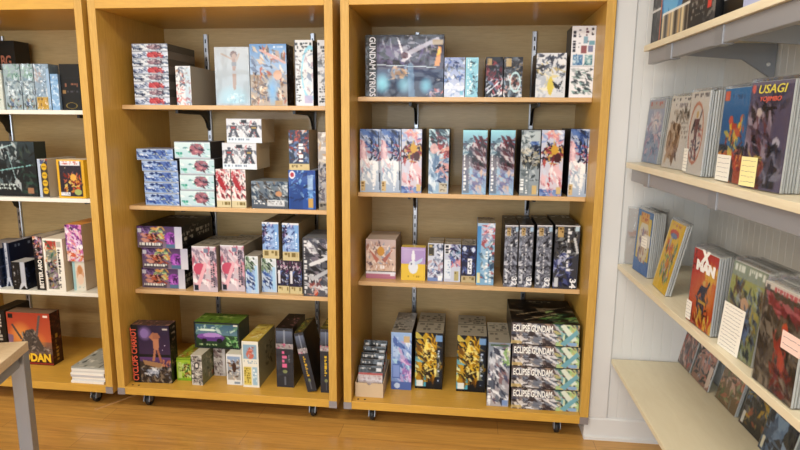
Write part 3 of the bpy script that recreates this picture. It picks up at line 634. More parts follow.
@art('alien', base='1f2426', right='2c3430', top='2c3434')
def _(c):
    c.fill('262b2e').grad(0, 0, 1, .4, '3c4a50', '2c3438').sh(.05, .05, .75, .8, 70, .045, ['8c989c', '4c585c', '15191b', 'c4ccce', '30383c', '6c7c80'], 70, .7).line(.1, .62, .95, .42, .006, '8cc4c4').line(.3, .2, .7, .05, .005, 'b8d8dc').line(.62, .2, .7, .7, .005, '9cb8bc').tx(.4, .78, .7, .9, 'c8d4d0', rows=2, fill=.85).sh(.75, .1, 1, .95, 26, .03, ['2c4c40', '3c6454', '182420', '4c5850']).rect(.86, .84, .94, .95, 'a87c5c')
@art('yelstrip', base='a09c94', right='98948c')
def _(c):
    c.fill('c8c4bc').rect(0, 0, .35, 1, 'b8c4d8').rect(.3, .02, 1, .98, '4c443c').sh(.3, .02, 1, .16, 8, .014, ['c8483c', 'e8e4e0', '4c6cb0'])
    for v in (.2, .42, .62, .82): c.ell(.64, v, .28, .09, 'e2b82c'); c.rect(.42, v - .02, .86, v + .01, '9c7418')
@art('firebox', base='d8a82c', right='e0b430', top='d8cfc0')
def _(c):
    c.fill('e8b42c').rect(.08, .05, .9, .95, '3c3440').rect(.12, .03, .86, .16, 'e0e0e6').tx(.2, .05, .78, .13, 'c85c4c', rows=2).sh(.15, .18, .85, .5, 10, .012, ['5c5464', '2c2834', 'e8e2a0']).sh(.25, .38, .85, .84, 40, .022, ['d8542c', 'e8a03c', '8c2c1c', 'f2d870', '4c3440', 'c86c4c']).ell(.58, .46, .12, .09, 'e8b050').ell(.72, .84, .14, .08, 'a8b468').rect(.08, .84, .42, .94, 'dfe0e6').tx(.1, .86, .4, .92, '5c5c68', rows=2)
def navy(c):
    c.fill('27304a').sh(0, 0, 1, 1, 22, .03, ['3c4868', '5c6c90', '1a2034', '8c98b4']).poly([(.6, 0), (.8, 0), (.84, .8), (1, 1), (.86, 1), (.72, .86), (.56, 1), (.44, 1), (.62, .8)], 'c4c8d4')
ART['navykit'] = dict(front=navy, seed=71, base='2c3448', top='77767c', right=lambda c: c.fill('28324c').tx(.1, .06, .9, .16, '8c98b0', rows=1).tx(.1, .3, .8, .4, '6c7c9c', rows=1).rect(0, .45, 1, .5, '4c587c').sh(0, .5, 1, 1, 10, .04, ['3c4c74', '1c2438', '50648c']))
@art('navyspine', base='2c3448', top='7c7a80', right=lambda c: c.fill('28324c').tx(.1, .06, .9, .16, '8c98b0', rows=1).rect(0, .45, 1, .5, '4c587c').sh(0, .5, 1, 1, 10, .04, ['3c4c74', '1c2438', '50648c']))
def _(c): c.fill('323a52').rect(.25, 0, .7, .8, 'bcc0cc').poly([(.25, .78), (.7, .78), (1, 1), (.7, 1), (.48, .86), (.2, 1), (0, 1)], 'c4c8d4').tx(.35, .1, .6, .7, '5c6480', True)
@art('smallblack', base='1f2026', top='a7a6a4', right=lambda c: c.fill('232838').sh(0, .1, 1, .9, 14, .02, ['3c4868', '1a1c28', '566488']))
def _(c): c.fill('202126').tx(.12, .15, .3, .85, 'a4a4a8', True).tx(.4, .2, .5, .8, '5c5c62', True).rect(.62, 0, .95, .75, 'b8bcc8').poly([(.62, .74), (.95, .74), (1, 1), (.78, .86), (.5, 1), (.4, .98)], 'c4c8d0')
@art('better', base='2c2426', top='8c8478', right='a89c90')
def _(c): c.fill('191618').sh(0, 0, 1, .42, 40, .022, ['c86c5c', 'e8c8b8', '6c4c84', 'b08ca8', '3c2c40', 'd8a070', 'e4dce0']).rect(0, .42, 1, 1, '171416')
@art('manga', base='b0a390', right='a69a86', top='c4bcae')
def _(c): c.fill('eae6dc').rect(.1, .04, .66, .96, '8c8c80').rect(.1, .04, .66, .2, 'b8483c').sh(.1, .05, .66, .5, 24, .022, ['5c9c84', '3c6c58', 'd0b070', 'e0d8c8', 'b85c48']).sh(.1, .45, .66, .95, 34, .022, ['6c5c84', '3c3448', 'c8c0c8', '9c7ca0', 'c08c50', '2c2c34']).tx(.72, .2, .88, .94, '2c2a2c', True, 1, .88).rect(.7, .05, .92, .16, 'b8b4aa')
@art('burst', base='8c7b62', right='a3947b', top='c08038')
def _(c): c.fill('d8c8d4').sh(0, 0, 1, .5, 40, .03, ['a83ca0', 'd87cc0', 'f2e2ee', '7c2c84', '3c2c48', 'e8a0b8'], 50, .9).sh(0, .4, 1, .75, 30, .026, ['b060c0', 'e8c4e8', '6c3c84', 'f4f0f4', 'e08890'], 45, .9).sh(0, .72, 1, 1, 24, .022, ['d85c3c', 'e8a070', 'a83c30', 'f0d8c0', 'c86cb0'])
@art('palecard', base='b4aca0', right='a89e90')
def _(c): c.fill('d8d2c4').rect(0, 0, .2, 1, '9cc4c8').ell(.6, .45, .3, .32, 'd8a888').ell(.6, .3, .18, .14, 'c88c5c').ell(.6, .62, .26, .18, 'e4c8b0').tx(.2, .84, .9, .94, '8cb0b4', rows=2)
@art('dkspine', base='26221f', right='2a2522')
def _(c): c.fill('28241f').tx(.4, .08, .8, .36, 'c8c0b4', True, 1, .9).tx(.4, .4, .8, .6, 'b4aca0', True, 1, .9).rect(.3, .82, .9, .95, '5c6c74')
@art('rodan', base='7c3c24', top='6c5848', right=lambda c: c.fill('4a2a22').sh(0, 0, 1, 1, 26, .03, ['6c3828', '3a2220', '8c5030', '5c4438']).tx(.35, .42, .7, .94, 'b8903c', True, 1, .92))
def _(c):
    c.grad(0, 0, 1, .55, 'b84c38', 'cf6a44').grad(0, .55, 1, .8, '9c6c58', '6c5c54').grad(0, .8, 1, 1, '6c3c30', '4c2c28').glow(.3, .45, .3, .3, 'e8a050', .85).glow(.7, .55, .2, .2, 'e09048', .6)
    c.poly([(.2, .74), (.42, .34), (.6, .3), (.86, .74)], '5c5450').line(.3, .5, .12, .24, .012, '5c5454').line(.66, .46, .76, .06, .014, '6c6260').sh(.34, .36, .68, .74, 26, .022, ['7c7470', '3c3838', 'a09488', '5c5450']).poly([(.0, .42), (.12, .44), (.1, .7), (0, .72)], '8c6c84')
    c.sh(.1, .64, .95, .8, 26, .02, ['8c7c74', '5c5450', 'b0a49c', '7c6c68']).rect(.03, .03, .14, .11, '16161a').rect(.84, .04, .95, .08, 'f0e4dc').rect(0, .955, 1, .985, 'a84038')

# ------------------------------------------------------------------ room shell
XW, YW = 1.70, .03            # corner of the shelf wall and the white return wall
TH = math.radians(1.7)        # the shelf wall is not quite square to the bookcases
struct(box('floor', -4.2, 2.4, -6.2, .75, -.05, 0, 'floor'))
struct(box('ceiling', -4.2, 2.4, -6.2, .75, 3.0, 3.06, 'ceil'))
struct(box('wall_back', -4.2, 1.3, .69, .75, 0, 3.0, 'wall'))
struct(box('wall_left', -4.26, -4.2, -6.2, .75, 0, 3.0, 'wall'))

def bead(name, L, H, z0, pitch=.045, t=.03):
    """tongue-and-groove boarding with V grooves: face in the xz plane looking at -y"""
    pts = [(0, t), (0, 0)]
    x = pitch
    while x < L - .02:
        pts += [(x - .002, 0), (x, .0018), (x + .002, 0)]; x += pitch
    pts += [(L, 0), (L, t)]
    return prism(name, pts, 'z', z0, H, 'wall')
o = bead('wall_back_return', XW - 1.226 + .02, 3.0, 0, t=.1); o.location = (1.226, YW, 0); struct(o)
struct(box('wall_back_return_side', 1.226, 1.25, YW + .1, .69, 0, 3.0, 'wall'))
struct(box('trim_1', 1.2262, 1.312, YW - .008, YW - .0002, .113, 3.0, 'trim', bev=.002))
o = bead('wall_right', 6.3, 3.0, 0, t=.06); o.location = (XW, YW, 0); o.rotation_euler.z = -math.pi / 2 + TH; struct(o)
struct(prism('baseboard_back', [(YW - .0003, 0), (YW - .022, 0), (YW - .022, .014), (YW - .012, .018), (YW - .012, .104), (YW - .006, .112), (YW - .0003, .112)], 'x', 1.206, XW - .001, 'trim'))
struct(box('baseboard_return', 1.206, 1.2258, YW, .6, 0, .1, 'trim', bev=.002))

# street front behind the viewer: a wall with two big shop windows and a glazed door gap
def front_wall():
    xs = [-4.2, -3.7, -1.5, -1.1, 1.1, 2.4]
    bm = bmesh.new()
    box_bm(bm, xs[0], xs[5], -6.26, -6.2, 0, .55); box_bm(bm, xs[0], xs[5], -6.26, -6.2, 2.65, 3.0)
    for a, b in ((0, 1), (2, 3), (4, 5)): box_bm(bm, xs[a], xs[b], -6.26, -6.2, .55, 2.65)
    return struct(link('wall_front', bm_mesh('wall_front', bm), 'wall'))
front_wall()
def window(n, x0, x1):
    bm = bmesh.new()
    for a, b, c_, d in ((x0, x1, .55, .61), (x0, x1, 2.59, 2.65), (x0, x0 + .06, .61, 2.59), (x1 - .06, x1, .61, 2.59), ((x0 + x1) / 2 - .02, (x0 + x1) / 2 + .02, .61, 2.59)):
        box_bm(bm, a, b, -6.25, -6.205, c_, d)
    struct(link('window_%d' % n, bm_mesh('window', bm), 'trim'))
    L = bpy.data.lights.new('daylight', 'AREA'); L.shape = 'RECTANGLE'; L.size = x1 - x0 - .14; L.size_y = 1.96
    L.color = (.86, .94, 1.0); L.energy = WIN_E; L.spread = math.radians(170)
    lo = bpy.data.objects.new('window_daylight', L); COL.objects.link(lo)
    lo.location = ((x0 + x1) / 2, -6.19, 1.6); lo.rotation_euler = (math.pi / 2, 0, 0)
WIN_E, LAMP_E = 75, 30
window(1, -3.7, -1.5); window(2, -1.1, 1.1)

# ceiling fixtures (above the frame): surface-mounted panels
M['diffuser'] = mat('lamp_diffuser', 'fffaf0', .5)
M['diffuser'].node_tree.nodes['Principled BSDF'].inputs['Emission Color'].default_value = (1, .93, .82, 1)
M['diffuser'].node_tree.nodes['Principled BSDF'].inputs['Emission Strength'].default_value = 2.0
for i, (x, y) in enumerate(((-2.3, -1.6), (.2, -1.6), (-2.3, -4.0), (.2, -4.0))):
    t = tag(empty('ceiling_light', (x, y, 3.0)), 'flat white ceiling light panel ' + ('over the ' if i < 2 else 'farther from the ') + ('middle' if x < -1 else 'wall-side') + ' bookcase', 'lamp', 'ceiling light panels')
    box('housing', -.62, .62, -.17, .17, -.05, -.0005, 'trim', t, bev=.004)
    box('diffuser', -.6, .6, -.15, .15, -.056, -.0505, 'diffuser', t)
    L = bpy.data.lights.new('lamp', 'AREA'); L.shape = 'RECTANGLE'; L.size = 1.2; L.size_y = .3; L.energy = LAMP_E; L.color = (1, .93, .82)
    lo = bpy.data.objects.new('lamp_light', L); COL.objects.link(lo); lo.location = (x, y, 2.94)

# ------------------------------------------------------------------ bookcases
T, D, ZB, ZP, ZR, ZT = .04, .6475, .085, .1276, 2.064, 2.125
def bookcase(x0, x1, s, hs, shelf_m, st_x, label, holes):
    t = tag(empty('bookcase', (x0, 0, 0)), label, 'bookcase', 'golden oak bookcases')
    W = x1 - x0
    box('side_panel', 0, T, 0, D, ZB, ZT, 'oak_v', t, bev=.0015); box('side_panel', W - T, W, 0, D, ZB, ZT, 'oak_v', t, bev=.0015)
    box('top_panel', T + .0002, W - T - .0002, 0, D, ZR, ZT, 'oak_h', t, bev=.0015)
    box('bottom_panel', T + .0002, W - T - .0002, 0, D, ZB, ZP, 'oak_h', t, bev=.0015)
    box('back_panel', T + .0002, W - T - .0002, D - .0005, D + .012, ZP, ZR, 'back', t)
    for h in hs: box('shelf', T + .002, W - T - .002, s, D - .035, h - .022, h, shelf_m, t, bev=.002)
    for a in (0, W - T):
        pl = prism('corner_plate', [(a - .0005, ZB - .001), (a + T + .0005, ZB - .001), (a + T + .0005, ZB + .036), (a - .0005, ZB + .036)], 'y', -.0022, -.0002, 'plate', t)
    for px in holes:
        lathe('screw_hole', [(.006, 0), (.006, .0006)], 'bolt', t, (px, .028, ZP + .0001), n=12)
    for sx in st_x:
        sx -= x0
        st = prism('wall_standard', [(sx - .013, D - .0006), (sx - .013, D - .016), (sx - .009, D - .018), (sx + .009, D - .018), (sx + .013, D - .016), (sx + .013, D - .0006)], 'z', .2, 2.03, 'chrome', t)
        bm = bmesh.new(); z = .23
        while z < 2.0:
            box_bm(bm, sx - .0035, sx + .0035, D - .0186, D - .0181, z, z + .022); z += .05
        link('slots', bm_mesh('slots', bm), 'slot', st)['kind'] = 'stuff'
        for h in hs:
            z = h - .0225; f = s + .08; y1 = D - .0188
            P = [(f, z), (y1, z), (y1, z - .115)] + [(y1 - .022 - .1 * (1 - math.cos(q)), z - .115 + .092 * math.sin(q)) for q in [i * math.pi / 2 / 8 for i in range(1, 9)]] + [(f, z - .018)]
            prism('shelf_bracket', P, 'x', sx - .007, sx + .007, 'black', t)
    for cx, cy in ((.14, .055), (W - .14, .055), (.14, D - .07), (W - .14, D - .07)):
        cst = empty('caster', (cx, cy, 0)); cst.parent = t
        lathe('wheel', [(.006, -.011), (.029, -.011), (.031, -.007), (.031, .007), (.029, .011), (.006, .011)], 'rubber', cst, (0, .01, .0312), (0, math.pi / 2, 0))
        prism('fork', [(-.026, .034), (-.012, .0845), (.02, .0845), (.016, .026), (.004, .026)], 'x', -.017, -.0135, 'steel', cst)
        prism('fork', [(-.026, .034), (-.012, .0845), (.02, .0845), (.016, .026), (.004, .026)], 'x', .0135, .017, 'steel', cst)
        box('mounting_plate', -.03, .03, -.03, .03, .081, .0848, 'steel', cst)
    return t
HS = {1: [1.586, 1.1169, 0.5889], 2: [1.6153, 1.0881, 0.6242], 3: [1.662, 1.1834, 0.7111]}
bookcase(0, 1.22, .192, HS[3], 'shelf', (.298, .94), 'golden oak bookcase on casters beside the white boarded wall', (.07, .105))
bookcase(-1.2374, -.0364, .161, HS[2], 'shelf', (-.938, -.301), 'golden oak bookcase on casters standing between two like it', (.07, .105))
bookcase(-2.4675, -1.2665, .161, HS[1], 'white_board', (-2.238, -1.5), 'golden oak bookcase with white shelves behind the steel-legged table', ())

# ------------------------------------------------------------------ boxes on the shelves
BOXES = [
('hybrid', 'model_kit_box', 'big dark kit box with cyan reflections painted into its art and white vertical title on black strip', 'box', None, 0.0809, 0.2, 1.6625, 0.3867, 0.12, 0.2963, 0.0, 0, 'hybrid'),
('c31b', 'model_kit_box', 'blue and white kit box standing against the big dark title box', 'box', None, 0.472, 0.2, 1.6625, 0.0998, 0.2, 0.188, 0.0, 0, 'bluewhite'),
('c31c', 'model_kit_box', 'narrow pale cyan kit box on the top shelf beside the blue one', 'box', None, 0.5753, 0.2, 1.6625, 0.0608, 0.2, 0.1876, 0.0, 0, 'cyan'),
('c31d', 'model_kit_box', 'dark kit box spine with maroon art, nearer the cyan box of a touching pair', 'box', None, 0.6724, 0.2, 1.6625, 0.0819, 0.25, 0.1895, 0.0, 0, 'mgdark1'),
('c31e', 'model_kit_box', 'dark kit box spine with pale ring and pink art beside the maroon one', 'box', None, 0.7591, 0.2, 1.6625, 0.0885, 0.25, 0.1892, 0.0, 0, 'mgdark2'),
('c31f', 'model_kit_box', 'white and pale gold kit box beside the upright metal standard on top shelf', 'box', None, 0.9118, 0.2, 1.6625, 0.1391, 0.2, 0.207, 0.0, 0, 'wgold'),
('c31g', 'model_kit_box', 'tall white kit box covered in small picture panels on the top shelf', 'box', None, 1.0697, 0.2, 1.6625, 0.1096, 0.16, 0.3291, 0.0, 0, 'panels'),
('c32a', 'model_kit_box', 'blue, white and pink kit box spine hard against the bookcase side, first in its row', 'box', 'spine-out kit boxes on the second shelf beside the white wall', 0.0523, 0.2, 1.1839, 0.1061, 0.3, 0.3192, 0.0, 0, 'strikeA'),
('c32b', 'model_kit_box', 'blue, white and pink kit box spine second in its row, touching its twin', 'box', 'spine-out kit boxes on the second shelf beside the white wall', 0.1604, 0.2, 1.1839, 0.1011, 0.3, 0.3202, 0.0, 0, 'strikeA'),
('c32c', 'model_kit_box', 'red and gold kit box spine third in its row, beside two blue and pink twins', 'box', 'spine-out kit boxes on the second shelf beside the white wall', 0.2646, 0.2, 1.1839, 0.1023, 0.3, 0.3212, 0.0, 0, 'redgold'),
('c32d', 'model_kit_box', 'black, cyan and red kit box spine fourth in its row, between two gaps', 'box', 'spine-out kit boxes on the second shelf beside the white wall', 0.4026, 0.2, 1.1839, 0.1003, 0.3, 0.3225, 0.0, 0, 'cyanred'),
('c32e', 'model_kit_box', 'grey and maroon kit box spine with cyan top, nearer the middle bookcase of two twins', 'box', 'spine-out kit boxes on the second shelf beside the white wall', 0.5718, 0.2, 1.1839, 0.1189, 0.3, 0.3192, 0.0, 0, 'night'),
('c32f', 'model_kit_box', 'grey and maroon kit box spine with cyan top, nearer the white wall of two twins', 'box', 'spine-out kit boxes on the second shelf beside the white wall', 0.708, 0.2, 1.1839, 0.1186, 0.3, 0.3206, 0.0, 0, 'night'),
('c32g', 'model_kit_box', 'silvery grey and blue kit box spine in front of the metal standard', 'box', 'spine-out kit boxes on the second shelf beside the white wall', 0.8561, 0.2, 1.1839, 0.0929, 0.3, 0.322, 0.0, 0, 'greyblue'),
('c32h', 'model_kit_box', 'red and gold kit box spine second last in its row, beside the silvery grey spine', 'box', 'spine-out kit boxes on the second shelf beside the white wall', 0.9539, 0.2, 1.1839, 0.1067, 0.3, 0.323, 0.0, 0, 'redgold'),
('c32i', 'model_kit_box', 'blue, white and pink kit box spine last in its row, nearest the white wall', 'box', 'spine-out kit boxes on the second shelf beside the white wall', 1.091, 0.2, 1.1839, 0.0888, 0.3, 0.3291, 0.0, 0, 'strikeA'),
('c33k', 'model_kit_box', 'square box with tan and rose art and pink foot band, in front of its twin', 'box', None, 0.071, 0.26, 0.7116, 0.16, 0.13, 0.2136, 0.0, 0, 'fanred'),
('c33k2', 'model_kit_box', 'square box mostly hidden behind the tan and rose box, only its top edge showing', 'box', None, 0.0616, 0.41, 0.7116, 0.1645, 0.13, 0.2061, 0.0, 0, 'fanred'),
('c33l', 'toy_box', 'small lavender and yellow box with a white figure on the third shelf', 'box', None, 0.2618, 0.25, 0.7116, 0.1281, 0.06, 0.1786, 0.0, 0, 'lavender'),
('c33m', 'model_kit_box', 'small pale grey kit box with khaki plate, first of three beside the lavender box', 'box', None, 0.4031, 0.25, 0.7116, 0.0794, 0.17, 0.2047, 0.0, 0, 'sdA'),
('c33n', 'model_kit_box', 'small kit box with purple art and a white text panel, middle of three', 'box', None, 0.4888, 0.25, 0.7116, 0.0857, 0.17, 0.2021, 0.0, 0, 'sdB'),
('c33o', 'model_kit_box', 'small navy kit box with white letters and tan foot strip, last of three', 'box', None, 0.5798, 0.25, 0.7116, 0.0731, 0.17, 0.1998, 0.0, 0, 'sdC'),
('c33p', 'model_kit_box', 'tall sky-blue and pink kit box spine on the third shelf', 'box', None, 0.6578, 0.215, 0.7116, 0.0883, 0.2, 0.3241, 0.0, 0, 'bluepink'),
('c33q', 'model_kit_box', 'grey spine numbered 32 next to the sky-blue spine, first of three alike', 'box', 'grey numbered kit box spines on the third shelf', 0.7954, 0.2, 0.7116, 0.0683, 0.32, 0.3203, 0.0, 0, 'mg32'),
('c33r', 'model_kit_box', 'grey spine numbered 32 in the middle of three alike', 'box', 'grey numbered kit box spines on the third shelf', 0.8677, 0.2, 0.7116, 0.0714, 0.32, 0.3224, 0.0, 0, 'mg32'),
('c33s', 'model_kit_box', 'grey spine numbered 32 next to the wider spine numbered 34', 'box', 'grey numbered kit box spines on the third shelf', 0.9542, 0.2, 0.7116, 0.0775, 0.32, 0.3248, 0.0, 0, 'mg32'),
('c33t', 'model_kit_box', 'wide dark spine numbered 34 with lilac robot art at the shelf end', 'box', 'grey numbered kit box spines on the third shelf', 1.0432, 0.2, 0.7116, 0.1199, 0.34, 0.3274, 0.0, 0, 'mg34'),
('c30u', 'model_kit_box', 'pale blue kit box standing upright beside the card tray on the bottom shelf', 'box', None, 0.2226, 0.165, 0.1281, 0.1078, 0.33, 0.3209, 0.0, 0, 'bluefig'),
('c30v', 'model_kit_box', 'black box with gold armour art beside the pale blue box', 'box', 'gold kit boxes on the bottom shelf', 0.3492, 0.1943, 0.1281, 0.1453, 0.33, 0.3165, 0.0, 0, 'goldmech'),
('c30w', 'model_kit_box', 'black box with gold armour art standing alone past the gap, beside the grey spine', 'box', 'gold kit boxes on the bottom shelf', 0.5695, 0.1881, 0.1281, 0.1533, 0.33, 0.3135, 0.0, 0, 'goldmech'),
('c30x', 'model_kit_box', 'shorter upright grey kit box with white title touching the four-box stack', 'box', None, 0.727, 0.045, 0.1281, 0.1075, 0.3, 0.3384, 0.0, 0, 'eclspine'),
('ecl4', 'model_kit_box', 'wide grey kit box with white ECLIPSE title, lowest of its stack of four', 'box', 'stack of wide grey kit boxes on the bottom shelf', 0.8487, 0.035, 0.1281, 0.3293, 0.38, 0.113, 0.0, 0, 'eclipse'),
('ecl3', 'model_kit_box', 'wide grey kit box with white ECLIPSE title, third from top of its stack of four', 'box', 'stack of wide grey kit boxes on the bottom shelf', 0.8441, 0.035, 0.2416, 0.3281, 0.38, 0.113, 0.0, 0, 'eclipse'),
('ecl2', 'model_kit_box', 'wide grey kit box with white ECLIPSE title, second from top of its stack of four', 'box', 'stack of wide grey kit boxes on the bottom shelf', 0.8434, 0.035, 0.3551, 0.3244, 0.38, 0.113, 0.0, 0, 'eclipse'),
('ecl1', 'model_kit_box', 'wide grey kit box with white ECLIPSE title, topmost of its stack of four', 'box', 'stack of wide grey kit boxes on the bottom shelf', 0.8349, 0.035, 0.4686, 0.3242, 0.38, 0.113, 0.0, 0, 'eclipse'),
('st21_0', 'model_kit_box', 'flat pale kit box with red art, lowest in the stack of eight', 'box', 'stack of flat pale kit boxes on the top shelf', -1.1282, 0.175, 1.6158, 0.1893, 0.3, 0.0411, 0.0, 0, 'redjet'),
('st21_1', 'model_kit_box', 'flat pale kit box with dark art, second from bottom in the stack of eight', 'box', 'stack of flat pale kit boxes on the top shelf', -1.1279, 0.175, 1.6574, 0.1894, 0.3, 0.038, 0.0, 0, 'whitejet'),
('st21_2', 'model_kit_box', 'flat pale kit box with red art, third from bottom in the stack of eight', 'box', 'stack of flat pale kit boxes on the top shelf', -1.1277, 0.175, 1.6959, 0.1901, 0.3, 0.0378, 0.0, 0, 'redjet'),
('st21_3', 'model_kit_box', 'flat pale kit box with dark art, fourth from bottom in the stack of eight', 'box', 'stack of flat pale kit boxes on the top shelf', -1.1276, 0.175, 1.7342, 0.1908, 0.3, 0.0377, 0.0, 0, 'whitejet'),
('st21_4', 'model_kit_box', 'flat pale kit box with red art, fourth from top in the stack of eight', 'box', 'stack of flat pale kit boxes on the top shelf', -1.1275, 0.175, 1.7724, 0.1909, 0.3, 0.0375, 0.0, 0, 'redjet'),
('st21_5', 'model_kit_box', 'flat pale kit box with dark art, third from top in the stack of eight', 'box', 'stack of flat pale kit boxes on the top shelf', -1.1295, 0.175, 1.8104, 0.1933, 0.3, 0.0373, 0.0, 0, 'whitejet'),
('st21_6', 'model_kit_box', 'flat pale kit box with red art, second from top in the stack of eight', 'box', 'stack of flat pale kit boxes on the top shelf', -1.1278, 0.175, 1.8482, 0.1929, 0.3, 0.0372, 0.0, 0, 'redjet'),
('st21_7', 'model_kit_box', 'flat pale kit box with dark art, topmost in the stack of eight', 'box', 'stack of flat pale kit boxes on the top shelf', -1.1271, 0.175, 1.8859, 0.1919, 0.3, 0.0365, 0.0, 0, 'whitejet'),
('c21b', 'model_kit_box', 'upright white and red kit box with grey side beside the stack of eight', 'box', None, -0.8992, 0.175, 1.6158, 0.0796, 0.3, 0.1955, 0.0, 0, 'whitered'),
('c21c', 'figure_box', 'large white box with a slim pale figure printed on its front', 'box', None, -0.6945, 0.19, 1.6158, 0.1815, 0.1, 0.2895, 0.0, 0, 'girlwhite'),
('c21d', 'model_kit_box', 'large blue and tan kit box with patterned black side on the top shelf', 'box', None, -0.5088, 0.19, 1.6158, 0.1904, 0.12, 0.3029, 0.0, 0, 'bluemech'),
('c21e', 'model_kit_box', 'white kit box with a bright cyan arc on the front', 'box', None, -0.2727, 0.18, 1.6158, 0.092, 0.2, 0.3192, 0.0, 0, 'arcwhite'),
('c21f', 'model_kit_box', 'white kit box spine full of small print, partly hidden by the bookcase edge', 'box', None, -0.156, 0.18, 1.6158, 0.0764, 0.2, 0.3184, 0.0, 0, 'arcwhite2'),
('st22_0', 'model_kit_box', 'flat blue and white kit box, lowest in the stack of five', 'box', 'stack of flat blue kit boxes on the second shelf', -1.1164, 0.19, 1.0886, 0.1904, 0.15, 0.0645, 0.0, 0, 'bluejet'),
('st22_1', 'model_kit_box', 'flat blue and white kit box, second from bottom in the stack of five', 'box', 'stack of flat blue kit boxes on the second shelf', -1.1175, 0.19, 1.1536, 0.1931, 0.15, 0.0586, 0.0, 0, 'bluejet'),
('st22_2', 'model_kit_box', 'flat blue and white kit box, middle in the stack of five', 'box', 'stack of flat blue kit boxes on the second shelf', -1.1155, 0.19, 1.2127, 0.1913, 0.15, 0.0583, 0.0, 0, 'bluejet'),
('st22_3', 'model_kit_box', 'flat blue and white kit box, second from top in the stack of five', 'box', 'stack of flat blue kit boxes on the second shelf', -1.1249, 0.19, 1.2715, 0.1987, 0.15, 0.0577, 0.0, 0, 'bluejet'),
('st22_4', 'model_kit_box', 'flat blue and white kit box, topmost in the stack of five', 'box', 'stack of flat blue kit boxes on the second shelf', -1.15, 0.19, 1.3297, 0.2034, 0.15, 0.0598, 0.0, 0, 'bluejet'),
('su22_0', 'model_kit_box', 'white and teal kit box, lowest in the stack of four', 'box', 'stack of teal kit boxes on the second shelf', -0.9106, 0.175, 1.0886, 0.1889, 0.19, 0.0869, 0.0, 0, 'teal'),
('su22_1', 'model_kit_box', 'white and teal kit box, second from bottom in the stack of four', 'box', 'stack of teal kit boxes on the second shelf', -0.9076, 0.175, 1.176, 0.1869, 0.19, 0.0827, 0.0, 0, 'teal'),
('su22_2', 'model_kit_box', 'white and teal kit box, second from top in the stack of four', 'box', 'stack of teal kit boxes on the second shelf', -0.9037, 0.175, 1.2591, 0.1882, 0.19, 0.0829, 0.0, 0, 'teal'),
('su22_3', 'model_kit_box', 'white and teal kit box, topmost in the stack of four', 'box', 'stack of teal kit boxes on the second shelf', -0.9285, 0.175, 1.3425, 0.1948, 0.19, 0.0869, 0.0, 0, 'teal'),
('c22r1', 'model_kit_box', 'upright red and white kit box with tan foot strip, touching the teal stack', 'box', 'upright red and white kit boxes on the second shelf', -0.7117, 0.18, 1.0886, 0.0782, 0.28, 0.201, 0.0, 0, 'redwhite'),
('c22r2', 'model_kit_box', 'upright red and white kit box with tan foot strip, beside the dark battle box', 'box', 'upright red and white kit boxes on the second shelf', -0.6292, 0.18, 1.0886, 0.0783, 0.28, 0.2005, 0.0, 0, 'redwhite'),
('c22s1', 'model_kit_box', 'grey and white kit box lying directly on two red and white boxes', 'box', None, -0.6726, 0.185, 1.2901, 0.1842, 0.2, 0.1355, 0.0, 0, 'greywhite'),
('c22s2', 'model_kit_box', 'grey and white kit box on top of another, highest on the second shelf', 'box', None, -0.651, 0.2, 1.4261, 0.1887, 0.2, 0.1233, 0.0, 0, 'greywhite'),
('c22t', 'model_kit_box', 'wide dark grey box with battle art on the second shelf', 'box', None, -0.519, 0.175, 1.0886, 0.1959, 0.18, 0.1424, 0.0, 0, 'battle'),
('c22u', 'model_kit_box', 'bright blue kit box with orange tag at the foot of a two-box pile', 'box', None, -0.3183, 0.175, 1.0886, 0.1417, 0.15, 0.2031, 0.0, 0, 'hgblue'),
('c22v', 'model_kit_box', 'red and blue kit box with tan foot strip stacked on the bright blue box', 'box', None, -0.313, 0.178, 1.2922, 0.106, 0.15, 0.2026, 0.0, 0, 'redblue'),
('c22w', 'model_kit_box', 'tall grey robot kit box partly hidden by the bookcase edge on the second shelf', 'box', None, -0.1597, 0.175, 1.0886, 0.0781, 0.2, 0.3978, 0.0, 0, 'greymech'),
('st23_2', 'model_kit_box', 'purple and orange kit box at the bottom of the stack of three', 'box', 'stack of purple kit boxes on the third shelf', -1.174, 0.2, 0.6247, 0.2496, 0.28, 0.1111, 0.0, 0, 'purple'),
('st23_1', 'model_kit_box', 'purple and orange kit box in the middle of the stack of three', 'box', 'stack of purple kit boxes on the third shelf', -1.1619, 0.195, 0.7363, 0.2631, 0.28, 0.116, 0.0, 0, 'purple'),
('st23_0', 'model_kit_box', 'purple and orange kit box, topmost of three, with patterned long side', 'box', 'stack of purple kit boxes on the third shelf', -1.1796, 0.19, 0.8528, 0.2558, 0.38, 0.1199, 0.0, 0, 'purple'),
('c23p1', 'model_kit_box', 'upright pink and grey kit box next to the purple stack', 'box', 'pink kit boxes on the third shelf', -0.8626, 0.17, 0.6247, 0.1369, 0.3, 0.2509, 0.0, 0, 'pinkmech'),
('c23p2', 'model_kit_box', 'upright pink and grey kit box partly behind a small white and green box', 'box', 'pink kit boxes on the third shelf', -0.7155, 0.2, 0.6247, 0.1332, 0.3, 0.2548, 0.0, 0, 'pinkmech'),
('c23q1', 'model_kit_box', 'small white and green kit box standing forward near the shelf edge', 'box', 'small white and green kit boxes on the third shelf', -0.5681, 0.175, 0.6247, 0.0709, 0.14, 0.205, 0.0, 0, 'whitegreen'),
('c23q2', 'model_kit_box', 'small white and green kit box carrying a pale blue box', 'box', 'small white and green kit boxes on the third shelf', -0.492, 0.21, 0.6247, 0.083, 0.25, 0.1886, 0.0, 0, 'whitegreen'),
('c23u1', 'model_kit_box', 'small dark plum kit box with tan foot strip, next to the white and green box', 'box', 'small dark kit boxes under the pale blue boxes', -0.4001, 0.2, 0.6247, 0.0639, 0.3, 0.1832, 0.0, 0, 'sdbox'),
